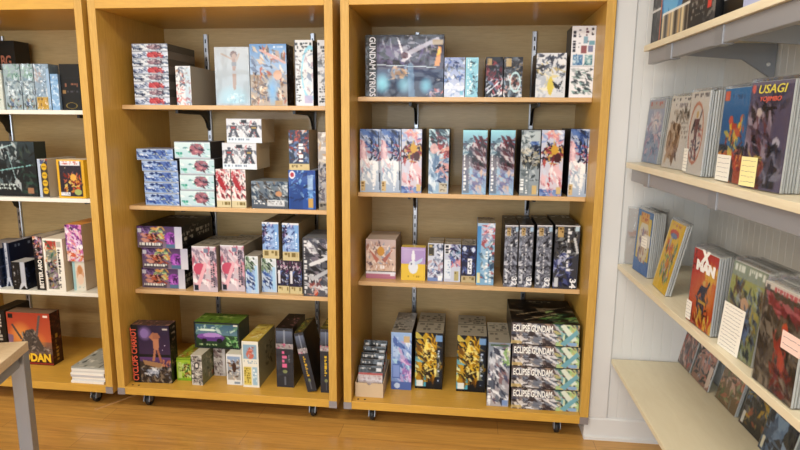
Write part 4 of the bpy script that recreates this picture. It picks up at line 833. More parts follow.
('c23u2', 'model_kit_box', 'small dark plum kit box with tan foot strip, next to the large grey robot box', 'box', 'small dark kit boxes under the pale blue boxes', -0.3334, 0.2, 0.6247, 0.068, 0.3, 0.1801, 0.0, 0, 'sdbox'),
('c23v1', 'model_kit_box', 'pale blue kit box with tan foot strip stacked on the white and green box', 'box', 'pale blue kit boxes stacked on top', -0.4793, 0.205, 0.8138, 0.0897, 0.33, 0.1971, 0.0, 0, 'bluesd'),
('c23v2', 'model_kit_box', 'pale blue kit box with tan foot strip stacked on the dark plum boxes', 'box', 'pale blue kit boxes stacked on top', -0.3657, 0.195, 0.8084, 0.0892, 0.33, 0.202, 0.0, 0, 'bluesd'),
('c23w', 'model_kit_box', 'large grey robot kit box with vertical white title, cut off by the bookcase edge', 'box', None, -0.2497, 0.17, 0.6247, 0.172, 0.25, 0.3138, 0.0, 0, 'greymech2'),
('cyclops', 'model_kit_box', 'dark box with red vertical CYCLOPS CHARIOT title and a bronze figure', 'box', None, -1.1765, 0.06, 0.1281, 0.2116, 0.085, 0.3277, 3.0, 0, 'cyclops'),
('green', 'model_kit_box', 'small lime green box beside the dark chariot box', 'box', None, -0.9579, 0.115, 0.1281, 0.0816, 0.2, 0.1293, 0.0, 0, 'greenbox'),
('patt', 'model_kit_box', 'small grey patterned box with olive side in front of the stacked green box', 'box', None, -0.8499, 0.07, 0.1281, 0.0601, 0.19, 0.1714, 0.0, 0, 'patt'),
('gtop1', 'model_kit_box', 'patterned box under the green scenery box, mostly hidden by the olive-sided box', 'box', None, -0.7826, 0.2, 0.1281, 0.0674, 0.22, 0.175, 0.0, 0, 'patt2'),
('gtop2', 'model_kit_box', 'small white box with a bird picture under the green scenery box', 'box', None, -0.666, 0.1, 0.1281, 0.0869, 0.16, 0.175, 0.0, 0, 'bird'),
('gtop', 'model_kit_box', 'wide dark green box with purple vehicle art lying on two smaller boxes', 'box', None, -0.8711, 0.165, 0.3036, 0.2563, 0.15, 0.1496, 0.0, 0, 'greentop'),
('wtall', 'model_kit_box', 'white box with yellow top, red picture and yellow text panel', 'box', None, -0.5693, 0.085, 0.1281, 0.0904, 0.27, 0.2597, 0.0, 0, 'wtall'),
('bt1', 'model_kit_box', 'thick black box with pink vertical lettering on its spine', 'box', None, -0.3903, 0.11, 0.1281, 0.0943, 0.24, 0.3322, 0.0, 0, 'blackspine1'),
('bt2', 'model_kit_box', 'black box leaning sideways with yellow lettering on its spine', 'box', None, -0.2099, 0.07, 0.1281, 0.0509, 0.24, 0.3284, 0.0, -12, 'blackspine2'),
('bt3', 'model_kit_box', 'black box with yellow lettering standing straight against the bookcase side', 'box', None, -0.1397, 0.075, 0.1281, 0.0604, 0.24, 0.3519, 0.0, 0, 'blackspine3'),
('notbg', 'model_kit_box', 'large dark brown box with dull red letters at the back of the top shelf', 'box', None, -2.4107, 0.48, 1.5865, 0.3799, 0.12, 0.3968, 0.0, 0, 'notbg'),
('c11a', 'figure_box', 'pale greenish box at the photo edge beside the clear bags', 'box', None, -1.9771, 0.18, 1.5865, 0.097, 0.12, 0.2071, 0.0, 0, 'palefig'),
('c11b', 'bagged_box', 'clear-bagged pale box, first of three in bags', 'box', 'bagged boxes on the top shelf', -1.8739, 0.19, 1.5865, 0.0966, 0.08, 0.2387, 0.0, 0, 'bagmono'),
('c11c', 'bagged_box', 'clear-bagged pale box, middle of three in bags', 'box', 'bagged boxes on the top shelf', -1.7715, 0.19, 1.5865, 0.0698, 0.08, 0.2384, 0.0, 0, 'bagmono'),
('c11d', 'bagged_box', 'clear-bagged box with a yellow panel near its foot', 'box', 'bagged boxes on the top shelf', -1.692, 0.185, 1.5865, 0.0837, 0.08, 0.2377, 0.0, 0, 'bagyel'),
('c11e', 'toy_box', 'narrow light blue box between the yellow-panelled bag and a black box', 'box', None, -1.6026, 0.185, 1.5865, 0.0431, 0.08, 0.1865, 0.0, 0, 'lightblue'),
('c11f', 'toy_box', 'plain black box with small brown letters and gold oval', 'box', None, -1.5579, 0.2, 1.5865, 0.1106, 0.12, 0.2387, 0.0, 0, 'blackcube'),
('c12a', 'model_kit_box', 'large black box with grey creature-like armour art on the second shelf', 'box', None, -2.1636, 0.2, 1.1174, 0.4165, 0.09, 0.2993, 0.0, 0, 'alien'),
('c12b', 'card_game_box', 'box with a strip of yellow circles on its spine and grey side', 'box', None, -1.7164, 0.175, 1.1174, 0.0567, 0.24, 0.2091, 0.0, 0, 'yelstrip'),
('c12c', 'card_game_box', 'yellow-edged box with fiery orange art and white title', 'box', None, -1.6049, 0.175, 1.1174, 0.1566, 0.12, 0.2081, 0.0, 0, 'firebox'),
('c13a', 'model_kit_box', 'navy box with white stripe standing at the photo edge on the third shelf', 'box', None, -2.2112, 0.19, 0.5894, 0.1882, 0.3, 0.2259, 0.0, 0, 'navykit'),
('c13b', 'model_kit_box', 'tall navy box with long blue side behind the small black box', 'box', None, -2.0183, 0.22, 0.5894, 0.0389, 0.3, 0.255, 0.0, 0, 'navyspine'),
('c13c', 'model_kit_box', 'small black and navy box with pale top on the third shelf', 'box', None, -1.9347, 0.172, 0.5894, 0.0842, 0.11, 0.1584, 0.0, 0, 'smallblack'),
('c13d', 'boxed_book', 'black spine with white vertical BETTER lettering on the third shelf', 'book', None, -1.7955, 0.18, 0.5894, 0.0532, 0.3, 0.3075, 0.0, 0, 'better'),
('c13e', 'boxed_book', 'white spine with colourful comic panels next to the black spine', 'book', None, -1.725, 0.166, 0.5894, 0.116, 0.24, 0.3011, 0.0, 0, 'manga'),
('c13f', 'toy_box', 'pale box with tan figure art under the magenta box', 'box', None, -1.585, 0.2, 0.5894, 0.0726, 0.2, 0.1702, 0.0, 0, 'palecard'),
('c13g', 'toy_box', 'magenta and orange burst-patterned box on top of the pale box', 'box', None, -1.603, 0.19, 0.7601, 0.0981, 0.22, 0.2078, 0.0, 0, 'burst'),
('c10b', 'model_kit_box', 'dark box with pale block lettering behind the red monster kit box', 'box', None, -2.1534, 0.24, 0.1281, 0.0811, 0.2, 0.3074, 0.0, 0, 'dkspine'),
('rodan', 'model_kit_box', 'red and orange kit box with yellow RODAN title on the bottom shelf', 'box', None, -2.026, 0.2, 0.1281, 0.2691, 0.085, 0.3145, 0.0, 0, 'rodan'),
]
MATS = {'hybrid': 'wrap', 'girlwhite': 'wrap', 'bluemech': 'wrap', 'arcwhite': 'wrap', 'bluewhite': 'wrap', 'cyan': 'wrap', 'mgdark2': 'wrap', 'blackspine1': 'wrap', 'blackspine2': 'wrap', 'blackspine3': 'wrap', 'bagyel': 'matte', 'bagmono': 'matte'}
THING = {}
R90 = math.pi / 2
for (key, name, label, cat, group, x, y, z, w, d, h, yaw, tilt, a) in BOXES:
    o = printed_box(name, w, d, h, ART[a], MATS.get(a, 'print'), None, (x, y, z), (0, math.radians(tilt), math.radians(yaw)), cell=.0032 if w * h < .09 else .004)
    tag(o, label, cat, group); THING[key] = (o, w, d, h)
    if name == 'bagged_box':
        bm = bmesh.new(); e = .003
        nx, nz = 8, 16
        g = [[bm.verts.new((-e + (w + 2 * e) * i / nx, -.0035 - rnd.random() * .004, (h + .002) * k / nz)) for i in range(nx + 1)] for k in range(nz + 1)]
        for k in range(nz):
            for i in range(nx): bm.faces.new((g[k][i], g[k][i + 1], g[k + 1][i + 1], g[k + 1][i]))
        r = bmesh.ops.extrude_face_region(bm, geom=bm.faces[:])
        for v in r['geom']:
            if isinstance(v, bmesh.types.BMVert): v.co.y = d + .003
        bmesh.ops.recalc_face_normals(bm, faces=bm.faces[:])
        b = link('plastic_bag', bm_mesh('plastic_bag', bm), 'bag', o); b['label'] = 'crinkled clear plastic bag'

def vtext(key, body, u, v, length, col, size=None, bold=0., name='title_lettering', up=False):
    """lettering running down a box front, tops of the letters towards +x; u, v = start as fractions, length in metres"""
    o, w, d, h = THING[key]
    sz = size or .03
    t = text(name, body, sz, col, o, (0, 0, 0), (R90, R90 if not up else -R90, 0), bold=bold)
    bpy.context.view_layer.update()
    L = max(t.dimensions.x, 1e-3); t.scale = (length / L, 1, 1)
    t.location = (u * w, -.0006, h * (1 - v))
    return t
def htext(key, body, u, v, length, col, size, bold=0., name='title_lettering'):
    o, w, d, h = THING[key]
    t = text(name, body, size, col, o, (0, 0, 0), (R90, 0, 0), bold=bold)
    bpy.context.view_layer.update()
    t.scale = (length / max(t.dimensions.x, 1e-3), 1, 1); t.location = (u * w, -.0006, h * (1 - v))
    return t
vtext('hybrid', 'GUNDAM KYRIOS', .055, .03, .285, 'dcdde6', .042, .0008)
for k in ('c33q', 'c33r', 'c33s'): vtext(k, '32', .62, .83, .045, 'eceef2', .036, .0012, 'number_lettering')
vtext('c33t', '34', .70, .83, .05, 'eceef2', .042, .0014, 'number_lettering')
for k in ('ecl1', 'ecl2', 'ecl3', 'ecl4'): htext(k, 'ECLIPSE GUNDAM', .02, .4, .19, 'f2f2ee', .046, .0014)
vtext('cyclops', 'CYCLOPS CHARIOT', .125, .97, .3, 'd8583c', .044, .001, up=True)
htext('rodan', 'RODAN', .16, .93, .21, 'f0c42c', .066, .003)
htext('notbg', 'OT BG', .52, .36, .155, 'a8644c', .085, .002)
vtext('c13d', 'BETTER ARO', .8, .97, .165, 'eeeae2', .032, .001, up=True)

# ------------------------------------------------------------------ comics on the wall shelves
def slab(c): c.fill('c9c7c2').tx(.1, .0, .9, 1, 'aeb2b6', rows=1, fill=.4)
COMIC = {}
def comic_art(key):
    def deco(fn): COMIC[key] = fn; return fn
    return deco
def figure(c, u, v, k, cols):
    """a small standing figure in plain shapes, no particular person"""
    s_, b_, h_ = cols
    c.ell(u, v - .4 * k, .1 * k, .07 * k, h_); c.poly([(u - .2 * k, v - .32 * k), (u + .2 * k, v - .32 * k), (u + .12 * k, v + .04 * k), (u - .12 * k, v + .04 * k)], b_)
    c.poly([(u - .2 * k, v - .32 * k), (u - .42 * k, v - .06 * k), (u - .34 * k, v - .02 * k), (u - .12 * k, v - .2 * k)], s_); c.poly([(u + .2 * k, v - .32 * k), (u + .36 * k, v - .5 * k), (u + .42 * k, v - .46 * k), (u + .14 * k, v - .16 * k)], s_)
    c.poly([(u - .12 * k, v + .03 * k), (u, v + .03 * k), (u - .12 * k, v + .5 * k), (u - .24 * k, v + .5 * k)], b_); c.poly([(u, v + .03 * k), (u + .12 * k, v + .03 * k), (u + .26 * k, v + .48 * k), (u + .12 * k, v + .5 * k)], s_)
@comic_art('b1')
def _(c): c.grad(0, 0, 1, 1, 'a8acc0', '8c9cb8').rect(.04, .02, .96, .14, 'b4a8a4').tx(.1, .04, .9, .12, 'c86c64').glow(.6, .35, .4, .2, 'e8d8d0', .9).sh(.05, .2, .95, .6, 26, .03, ['c8b0b8', 'dcd4dc', '8c98b4', 'b08c98', 'a090b0']).sh(.05, .55, .95, .98, 24, .03, ['6c84a8', '8ca0bc', 'a8849c', '5c7494', 'c8a8b4'])
@comic_art('b2')
def _(c): c.fill('d2cdc6').tx(.06, .02, .94, .08, '4c4c54', rows=1).tx(.04, .1, .9, .17, '8c8488', rows=1).sh(.2, .18, .95, .32, 14, .03, ['4c4844', '8c847c', 'b4a89c'], 60).ell(.35, .62, .3, .26, '98785c', .8).sh(.1, .4, .6, .9, 26, .03, ['8c6c50', 'b89c80', '6c5444', 'c8b4a0'], 80).tx(.6, .35, .95, .6, 'a8a29c', rows=4)
@comic_art('b3')
def _(c):
    c.fill('d4d0ca').tx(.06, .02, .94, .09, '5c5860', rows=1).ell(.45, .5, .4, .38, 'c87c60', .85).ell(.45, .5, .35, .34, 'd8d0c8')
    figure(c, .45, .52, .62, ('5c4c58', '7c4c54', 'd2b070')); c.sh(.2, .4, .75, .8, 16, .02, ['6c4450', '4c5474', 'a8585c', '3c3c50'])
@comic_art('b4')
def _(c): c.grad(0, 0, 1, .6, '2c7cb8', '2c6ca8').rect(.02, .02, .2, .13, 'e0683c').tx(.3, .07, .95, .14, '245c90', rows=1).ell(.35, .34, .08, .05, 'd86454').ell(.75, .33, .08, .05, 'd86c54').poly([(.3, .38), (.8, .36), (.62, .66), (.48, .66)], 'e8c43c').poly([(.4, .36), (.6, .38), (.55, .6), (.42, .58)], 'c8503c').sh(.25, .35, .85, .7, 18, .03, ['d86048', 'e8c84c', '8c3434', '3c7cb4']).rect(0, .7, 1, 1, 'b85c34').sh(0, .68, 1, .85, 20, .03, ['d8442c', 'e8843c', '8c3024', 'f0b04c']).sh(.4, .5, .6, .98, 8, .04, ['e8d04c', '4c4440'], 80)
@comic_art('b5')
def _(c):
    c.grad(0, 0, 1, 1, '625a72', '6c647c').rect(0, 0, 1, .03, '7c7488').ell(.07, .06, .05, .04, 'd86c5c').sh(.3, .12, .9, .3, 8, .03, ['3c3848', '4c4658'])
    c.sh(.05, .25, .6, .7, 40, .035, ['3c3440', '5c4a58', 'a89ca8', '7c4c50', '28242c', '8c7c8c'], 60, .8).ell(.27, .28, .07, .04, 'c8b8b0').poly([(.2, .2), (.1, .16), (.22, .24)], '2c2832').poly([(.3, .22), (.75, .24), (.4, .28)], '2a2630')
    c.ell(.76, .56, .09, .05, 'b8b4c0').poly([(.58, .64), (.9, .62), (.84, .98), (.56, .98)], '2c2c38').sh(.56, .6, .92, .98, 18, .03, ['3c3c4c', '5c5c70', '1e1e28', '8c8c9c']).sh(.02, .7, .5, .98, 20, .03, ['a8503c', '6c3430', 'c8b04c', '4c3440'])
@comic_art('c0')
def _(c): c.fill('aaa8a6').sh(.1, .1, .9, .9, 20, .03, ['8c8c8c', 'b8b4b0', '9c98a0', 'a89088'])
@comic_art('c1')
def _(c): c.fill('4c84c0').rect(.1, .1, .92, .78, 'e0c860').ell(.5, .5, .36, .34, 'dcd6c0').rect(.2, .03, .75, .2, 'e0a83c').tx(.24, .05, .7, .18, 'c8642c', rows=2).sh(.25, .3, .8, .85, 26, .026, ['a86c6c', 'c8a080', '6c4c60', 'd8b44c', '8c7ca0'], 80).rect(.55, .36, .95, .55, 'e8e4dc').rect(0, .82, 1, 1, '3c7cc4')
@comic_art('c2')
def _(c): c.fill('ecc52c').tx(.1, .03, .9, .08, 'c86c3c').ell(.45, .17, .3, .06, 'd8503c').ell(.45, .2, .22, .04, '6c84b4').sh(.2, .3, .85, .85, 40, .03, ['5ca05c', '8c98a8', 'd88040', '3c7c4c', 'b0b8c0', 'd8603c', '7c6c5c'], 80, .8).rect(0, 0, .03, 1, 'f4e29c')
@comic_art('c3')
def _(c):
    c.fill('d24a34').glow(.7, .5, .5, .4, 'e8a03c', .8).glow(.2, .55, .3, .3, 'd87840', .7).sh(.55, .18, 1, .4, 8, .04, ['e8a838', 'f0c848'], 70)
    figure(c, .55, .62, .55, ('2c3450', '343c5c', 'e0c060')); c.sh(.35, .5, .75, .85, 14, .022, ['2a3048', '44507c', '20243a', '5c6488']); c.sh(0, .8, 1, 1, 20, .035, ['e8b83c', 'd86c2c', '8c2c24', 'f0d868'], 80).rect(.4, .64, .7, .67, 'd8b04c').tx(.02, .02, .16, .3, '30222a', rows=6)
@comic_art('c4')
def _(c): c.fill('8c9470').rect(0, 0, 1, .16, '9aa694').tx(.06, .02, .95, .13, 'e2e6dc', rows=1, fill=.9).rect(0, .16, 1, .4, 'a8ac64').sh(.1, .2, .95, .95, 60, .03, ['5c6c84', '8c7c54', '3c4450', 'b8a84c', '6c5440', '98a8b0', '4c5c3c'], 60, .9).ell(.5, .42, .12, .07, 'c8a484').sh(.3, .45, .75, .75, 16, .03, ['4c5c84', '2c3450', '6c84a8'])
@comic_art('c5')
def _(c): c.fill('5c5248').rect(0, 0, 1, .06, 'd8d2c8').tx(.25, .03, .98, .1, 'c85c64', rows=1, fill=.9).rect(.03, .02, .14, .16, '6c6460').sh(.2, .14, 1, .26, 16, .04, ['b84c54', '8c3c44', 'c8787c'], 10).sh(0, .25, 1, 1, 80, .034, ['6c6258', '3c3632', '8c8274', '4c4440', '786c5c', 'a09484'], 60, .9).ell(.62, .36, .07, .06, 'd86040').ell(.9, .44, .12, .07, 'd8643c').sh(.4, .4, .7, .8, 10, .03, ['b84c3c', 'd0604c'], 80).sh(.5, .75, .9, .98, 12, .03, ['8c3c34', '5c3430'])
@comic_art('d1')
def _(c): c.fill('8c7870').sh(0, .2, 1, .95, 50, .034, ['c85c4c', 'd8a898', '6c5c5c', 'e0c8bc', '8c8c98', '4c4448', 'c0786c'], 70, .9)
@comic_art('d2')
def _(c): c.fill('a88070').sh(0, .2, 1, .95, 60, .032, ['2c2c34', '4c4c58', 'd8d0cc', 'c87464', '8c8c98', '1c1c22', 'd89c8c']).rect(.8, .6, .96, .95, 'dcc8bc')
@comic_art('d3')
def _(c): c.fill('8c7454').sh(0, .1, 1, .95, 50, .032, ['c8785c', '6c7c50', 'a0a878', 'd8a088', '5c4c3c', '8c9088', 'e0b8a8'])
@comic_art('d4')
def _(c): c.fill('2c2a30').sh(0, .1, 1, .95, 44, .034, ['d8b02c', '3c3838', '5c84b0', '8c6c34', '1c1c22', 'a89858', '6c6870', 'b85c3c']).rect(.03, .78, .16, .97, 'e0ded6')
@comic_art('d5')
def _(c): c.fill('2c3444').poly([(.15, .3), (.6, .2), (.7, .6), (.3, .8)], '7c98b8').ell(.4, .42, .22, .2, '8ca8c4').ell(.45, .28, .3, .14, '20242e').ell(.85, .7, .2, .2, '98b0c8').ell(.85, .6, .22, .12, '1c2028').sh(0, .6, .6, 1, 14, .05, ['6c88a8', '8ca8c4', '4c6484']).rect(.03, .8, .13, .97, 'e8e2c8')

def comic(key, label, x, y, z, yaw, lean, w, h, artfn=None, group=None, t=.0055, name='comic_book', bag=True):
    """a bagged and boarded comic; origin at the lower far corner of the front cover"""
    fn = COMIC.get(artfn) if artfn else None
    sd = dict(front=fn if fn else 'c4c2bc', seed=sum(map(ord, key)), base='cbc9c3', right='a9aaa8', left='a9aaa8', top='c8c6be')
    r = empty(name, (x, y, z), (0, 0, math.radians(yaw)))
    r.rotation_mode = 'XYZ'
    r.rotation_euler = (Matrix.Rotation(math.radians(yaw), 3, 'Z') @ Matrix.Rotation(-math.radians(lean), 3, 'X')).to_euler()
    tag(r, label, 'comic', group)
    printed_box('cover', w - .008, t, h - .012, sd, 'matte', r, (.004, 0, .002), cell=.0032 if fn else .2)
    if bag:
        b = box('sleeve', 0, w, -.0012, t + .0008, 0, h, 'bag', r, bev=.0005); b['label'] = 'clear plastic sleeve'
    return r
COMICS = [
('b1', 'pale mauve bagged comic first on the middle wall shelf', 1.375, 0.0091, 1.3724, -85.0, 4.0, 0.178, 0.282, 2, 0.0078, 'bagged comic seen only by its edge behind the pale mauve comic', 'comics behind the pale mauve comic'),
('b2', 'bagged comic with grey-white cover and brown oval, second on the middle wall shelf', 1.365, -0.3035, 1.3724, -82.0, 5.0, 0.178, 0.284, 1, 0.0078, 'bagged comic seen only by its edge behind the grey-white comic with brown oval', 'comics behind the grey-white comic with brown oval'),
('b3', 'bagged comic with white cover and red oval behind a standing figure', 1.36, -0.5686, 1.3724, -91, 1.5, 0.178, 0.288, 5, 0.0078, 'bagged comic seen only by its edge behind the white comic with red oval', 'comics behind the white comic with red oval'),
('b4', 'bright blue bagged comic with white note card on the middle wall shelf', 1.37, -0.8201, 1.3724, -88.5, 1.5, 0.178, 0.286, 3, 0.0078, 'bagged comic seen only by its edge behind the bright blue comic', 'comics behind the bright blue comic'),
('b5', 'dark violet USAGI comic with yellow note card on the middle wall shelf', 1.355, -1.0256, 1.3724, -81.75, 1.5, 0.178, 0.292, 6, 0.0078, 'bagged comic seen only by its edge behind the violet USAGI comic', 'comics behind the violet USAGI comic'),
('c1', 'blue-bordered bagged comic with yellow centre on the lower wall shelf', 1.35, -0.0727, 0.8974, -85.25, 2.0, 0.178, 0.286, 6, 0.0078, 'bagged comic seen only by its edge behind the blue-bordered comic', 'comics behind the blue-bordered comic'),
('c2', 'bright yellow bagged comic leaning back on the lower wall shelf', 1.36, -0.3348, 0.8974, -91.0, 11.5, 0.178, 0.286, 2, 0.0078, 'bagged comic seen only by its edge behind the yellow leaning comic', 'comics behind the yellow leaning comic'),
('c3', 'red X MAN bagged comic on the lower wall shelf', 1.345, -0.7674, 0.8974, -86.5, 1.5, 0.178, 0.258, 8, 0.0078, 'bagged comic seen only by its edge behind the red X MAN comic', 'comics behind the red X MAN comic'),
('c4', 'olive bagged comic with tall white note card on the lower wall shelf', 1.36, -0.9949, 0.8974, -85.0, 4.5, 0.178, 0.27, 9, 0.0078, 'bagged comic seen only by its edge behind the olive comic with tall note', 'comics behind the olive comic with tall note'),
('c5', 'brown bagged comic with pink price slip on the lower wall shelf', 1.35, -1.2299, 0.8974, -87.0, 1.5, 0.178, 0.272, 9, 0.0078, 'bagged comic seen only by its edge behind the brown comic with pink slip', 'comics behind the brown comic with pink slip'),
('d1', 'red and grey comic leaning nearest the corner on the cream ledge', 1.62, 0.0665, 0.426, -88.3, 12.0, 0.178, 0.265, 0, 0.0078, 'bagged comic seen only by its edge behind the red and grey ledge comic', 'comics behind the red and grey ledge comic'),
('d2', 'black, white and pink comic second along the cream ledge', 1.6253, -0.128, 0.426, -88.3, 12.0, 0.178, 0.265, 0, 0.0078, 'bagged comic seen only by its edge behind the black, white and pink ledge comic', 'comics behind the black, white and pink ledge comic'),
('d3', 'tan and coral comic third along the cream ledge, beside grey sleeve edges', 1.6472, -0.3379, 0.426, -88.3, 12.0, 0.178, 0.265, 1, 0.0078, 'bagged comic seen only by its edge behind the tan and coral ledge comic', 'comics behind the tan and coral ledge comic'),
('d4', 'black and yellow comic fourth along the cream ledge', 1.654, -0.5414, 0.426, -88.3, 12.0, 0.178, 0.265, 0, 0.0078, 'bagged comic seen only by its edge behind the black and yellow ledge comic', 'comics behind the black and yellow ledge comic'),
('d5', 'slate blue comic with large faces, nearest the viewer on the cream ledge', 1.6433, -0.7201, 0.426, -88.3, 12.0, 0.178, 0.265, 0, 0.0078, 'bagged comic seen only by its edge behind the slate blue ledge comic', 'comics behind the slate blue ledge comic'),
('c0', 'grey bagged comic turned towards the corner at the lower wall shelf end', 1.335, 0.018, 0.8974, -30.0, 1.5, 0.178, 0.27, 0, 0.0078, '', ''),
]
CT = {}
def stack_dir(yaw):
    a = math.radians(yaw); return -math.sin(a), math.cos(a)
for (key, label, x, y, z, yaw, lean, w, h, nb, step, blabel, bgroup) in COMICS:
    CT[key] = (comic(key, label, x, y, z, yaw, lean, w, h, key), w, h)
    dx, dy = stack_dir(yaw); k = step / math.cos(math.radians(lean))
    for i in range(1, nb + 1):
        j = rnd.uniform(-.002, .003)
        comic(key + str(i), blabel, x + dx * k * i + math.cos(math.radians(yaw)) * j, y + dy * k * i + math.sin(math.radians(yaw)) * j, z, yaw, lean, w, h + rnd.uniform(-.003, .004), None, bgroup, t=.0045)

def note(key, u0, v0, u1, v1, m, label, rows, seed=1, stick=-.0022):
    """a handwritten card stuck to a sleeve: u along the cover, v up from the foot"""
    o, w, h = CT[key]
    n_ = box('note_card', u0 * w, u1 * w, stick - .0012, stick, v0 * h, v1 * h, m, o); n_['label'] = label
    R = random.Random(seed); bm = bmesh.new()
    for i in range(rows):
        z = (v1 - (v1 - v0) * (i + .8) / (rows + .6)) * h; x = (u0 + (u1 - u0) * .1) * w
        while x < (u1 - (u1 - u0) * .12) * w:
            L = R.uniform(.004, .012); zz = z + R.uniform(-.001, .001)
            box_bm(bm, x, x + L, stick - .0018, stick - .0013, zz, zz + .0011); x += L + R.uniform(.002, .005)
    s_ = link('handwriting', bm_mesh('handwriting', bm), 'ink', n_); s_['kind'] = 'stuff'
def ctext(key, body, u, v, length, size, col, bold=0., italic=0.):
    o, w, h = CT[key]
    t = text('title_lettering', body, size, col, o, (0, 0, 0), (R90, 0, 0), bold=bold, shear=italic)
    bpy.context.view_layer.update()
    t.scale = (length / max(t.dimensions.x, 1e-3), 1, 1); t.location = (u * w, -.002, v * h)
ctext('b5', 'USAGI', .2, .865, .112, .031, 'c8bc4c', .0002, .2)
ctext('b5', 'YOJIMBO', .26, .795, .085, .017, 'd0604c', 0, .2)
ctext('c3', 'X', .4, .835, .06, .05, 'eceae6', .004)
ctext('c3', 'MAN', .2, .715, .125, .042, 'eceae6', .003)
note('b4', .06, .01, .56, .28, 'paper', 'white handwritten note card', 5, 2)
note('b5', .03, .02, .42, .29, 'note_y', 'yellow handwritten note card', 5, 3)
note('b3', .0, .03, .22, .3, 'paper', 'small white handwritten slip', 6, 4)
note('c3', .0, .03, .2, .27, 'paper', 'small white handwritten slip', 5, 5)
note('c4', .0, .0, .62, .5, 'paper', 'tall white handwritten note card', 12, 6)
note('c5', .6, .46, 1.02, .62, 'note_p', 'pink price slip', 2, 7)
note('c1', .45, .42, .8, .58, 'paper', 'small white handwritten slip', 3, 8)

# ------------------------------------------------------------------ wall shelving
def wall_shelf(label, xf, y0, zt, tube_y0, sleeves, y1=-2.6, inset=.012):
    """board with a steel tube under its front edge, carried by arms from the wall; local frame turned with the wall"""
    t = tag(empty('wall_shelf', (XW, YW, 0), (0, 0, TH)), label, 'shelf', 'cream wall shelves on steel brackets')
    f = xf - XW
    box('board', f, -.004, y1, y0, zt - .024, zt, 'maple', t, bev=.002)
    tb = box('front_tube', f + inset, f + inset + .028, y1, tube_y0, zt - .078, zt - .0245, 'tube', t, bev=.003)
    for yy in sleeves:
        br = empty('bracket', (0, yy, 0)); br.parent = t
        box('sleeve', f + inset - .0035, f + inset + .0315, -.028, .028, zt - .082, zt - .0245, 'steel', br, bev=.001)
        prism('arm', [(f + inset + .032, zt - .0245), (-.004, zt - .0245), (-.004, zt - .15), (-.012, zt - .15), (-.12, zt - .082), (f + inset + .032, zt - .066)], 'y', -.006, .006, 'steel', br)
        lathe('bolt', [(.007, 0), (.007, .004), (.004, .007)], 'trim', br, (-.03, -.0062, zt - .1), (R90, 0, 0), n=12)
    return t
wall_shelf('upper cream shelf on steel brackets carrying dark game boxes', 1.307, -.15, 1.86, -.18, (-.42, -.84, -1.7))
wall_shelf('middle cream shelf on steel brackets with bagged comics and note cards', 1.302, -.04, 1.3715, -.09, (-.30, -.92, -1.75))
wall_shelf('lower cream shelf holding thick stacks of bagged comics', 1.306, -.01, .8965, -.3, (-.62, -1.5), inset=.16)
lg = tag(prism('display_ledge', [(1.312, YW - .016), (1.695, YW - .016), (1.72, -.8), (1.77, -2.5), (1.318, -2.5)], 'z', .402, .425, 'cream', bev=.002), 'wide empty cream ledge below the shelves with comics leaning along its back', 'ledge')
for yy in (-.35, -1.3, -2.2):
    xx = XW + .0297 * (-yy)
    prism('ledge_support', [(xx - .003, .4018), (xx - .003, .22), (xx - .02, .22), (xx - .3, .385), (xx - .3, .4018)], 'y', yy - .012, yy + .012, 'trim', lg)

# boxes on the upper shelf
gb = printed_box('board_game_box', .62, .11, .42, dict(front=lambda c: (c.fill('3a3c40'), c.sh(0, 0, 1, 1, 70, .05, ['5c5c60', '2a2a2e', '8c8a88', '44403e']), c.poly([(.17, .52), (.22, .96), (.3, .78), (.42, .96), (.62, .5)], '3c8cd0'), c.poly([(.2, .6), (.24, .84), (.3, .7), (.4, .82), (.52, .56)], '64b4e8'), c.rect(.0, .66, .17, .675, 'e0e0e0'), c.rect(.16, .5, .175, .98, 'd86c3c'), c.rect(.2, .74, .64, .98, '8c8478'), [c.rect(.2 + k * .055, .75, .235 + k * .055, .97, ['d8c8a0', '4c4844', 'c8a878'][k % 3]) for k in range(8)], c.rect(.2, .735, .65, .75, 'ecece8'), c.rect(0, .975, .68, .99, 'ecece8'), c.tx(.68, .6, .86, .92, '8c8a88', rows=6), c.rect(.9, .72, .95, .86, 'd84c44')), seed=9, base='121214', right='101012'), 'print', None, (1.352, -.075, 1.8605), (0, 0, -R90 + TH), cell=.0045)
tag(gb, 'large dark board game box with blue crest art on the upper wall shelf', 'box')
b2 = printed_box('board_game_box', .13, .2, .3, dict(front=lambda c: c.fill('17171b').rect(0, 0, 1, .78, 'b8bac0').tx(.1, .1, .9, .7, '8c8e98', rows=4), base='1a1a1e', right='1c1c20'), 'print', None, (1.39, -.71, 1.8605), (0, 0, -R90 + TH))
tag(b2, 'grey box with black foot band next to the large dark board game', 'box')
b3 = printed_box('board_game_box', .2, .2, .3, dict(front=lambda c: c.fill('b0b8dc').sh(0, 0, 1, 1, 20, .03, ['7c8cc0', 'd8dcf0', '9ca8d0']), base='8c98c0'), 'print', None, (1.39, -.85, 1.8605), (0, 0, -R90 + TH))
tag(b3, 'pale lilac-blue box last in view on the upper wall shelf', 'box')

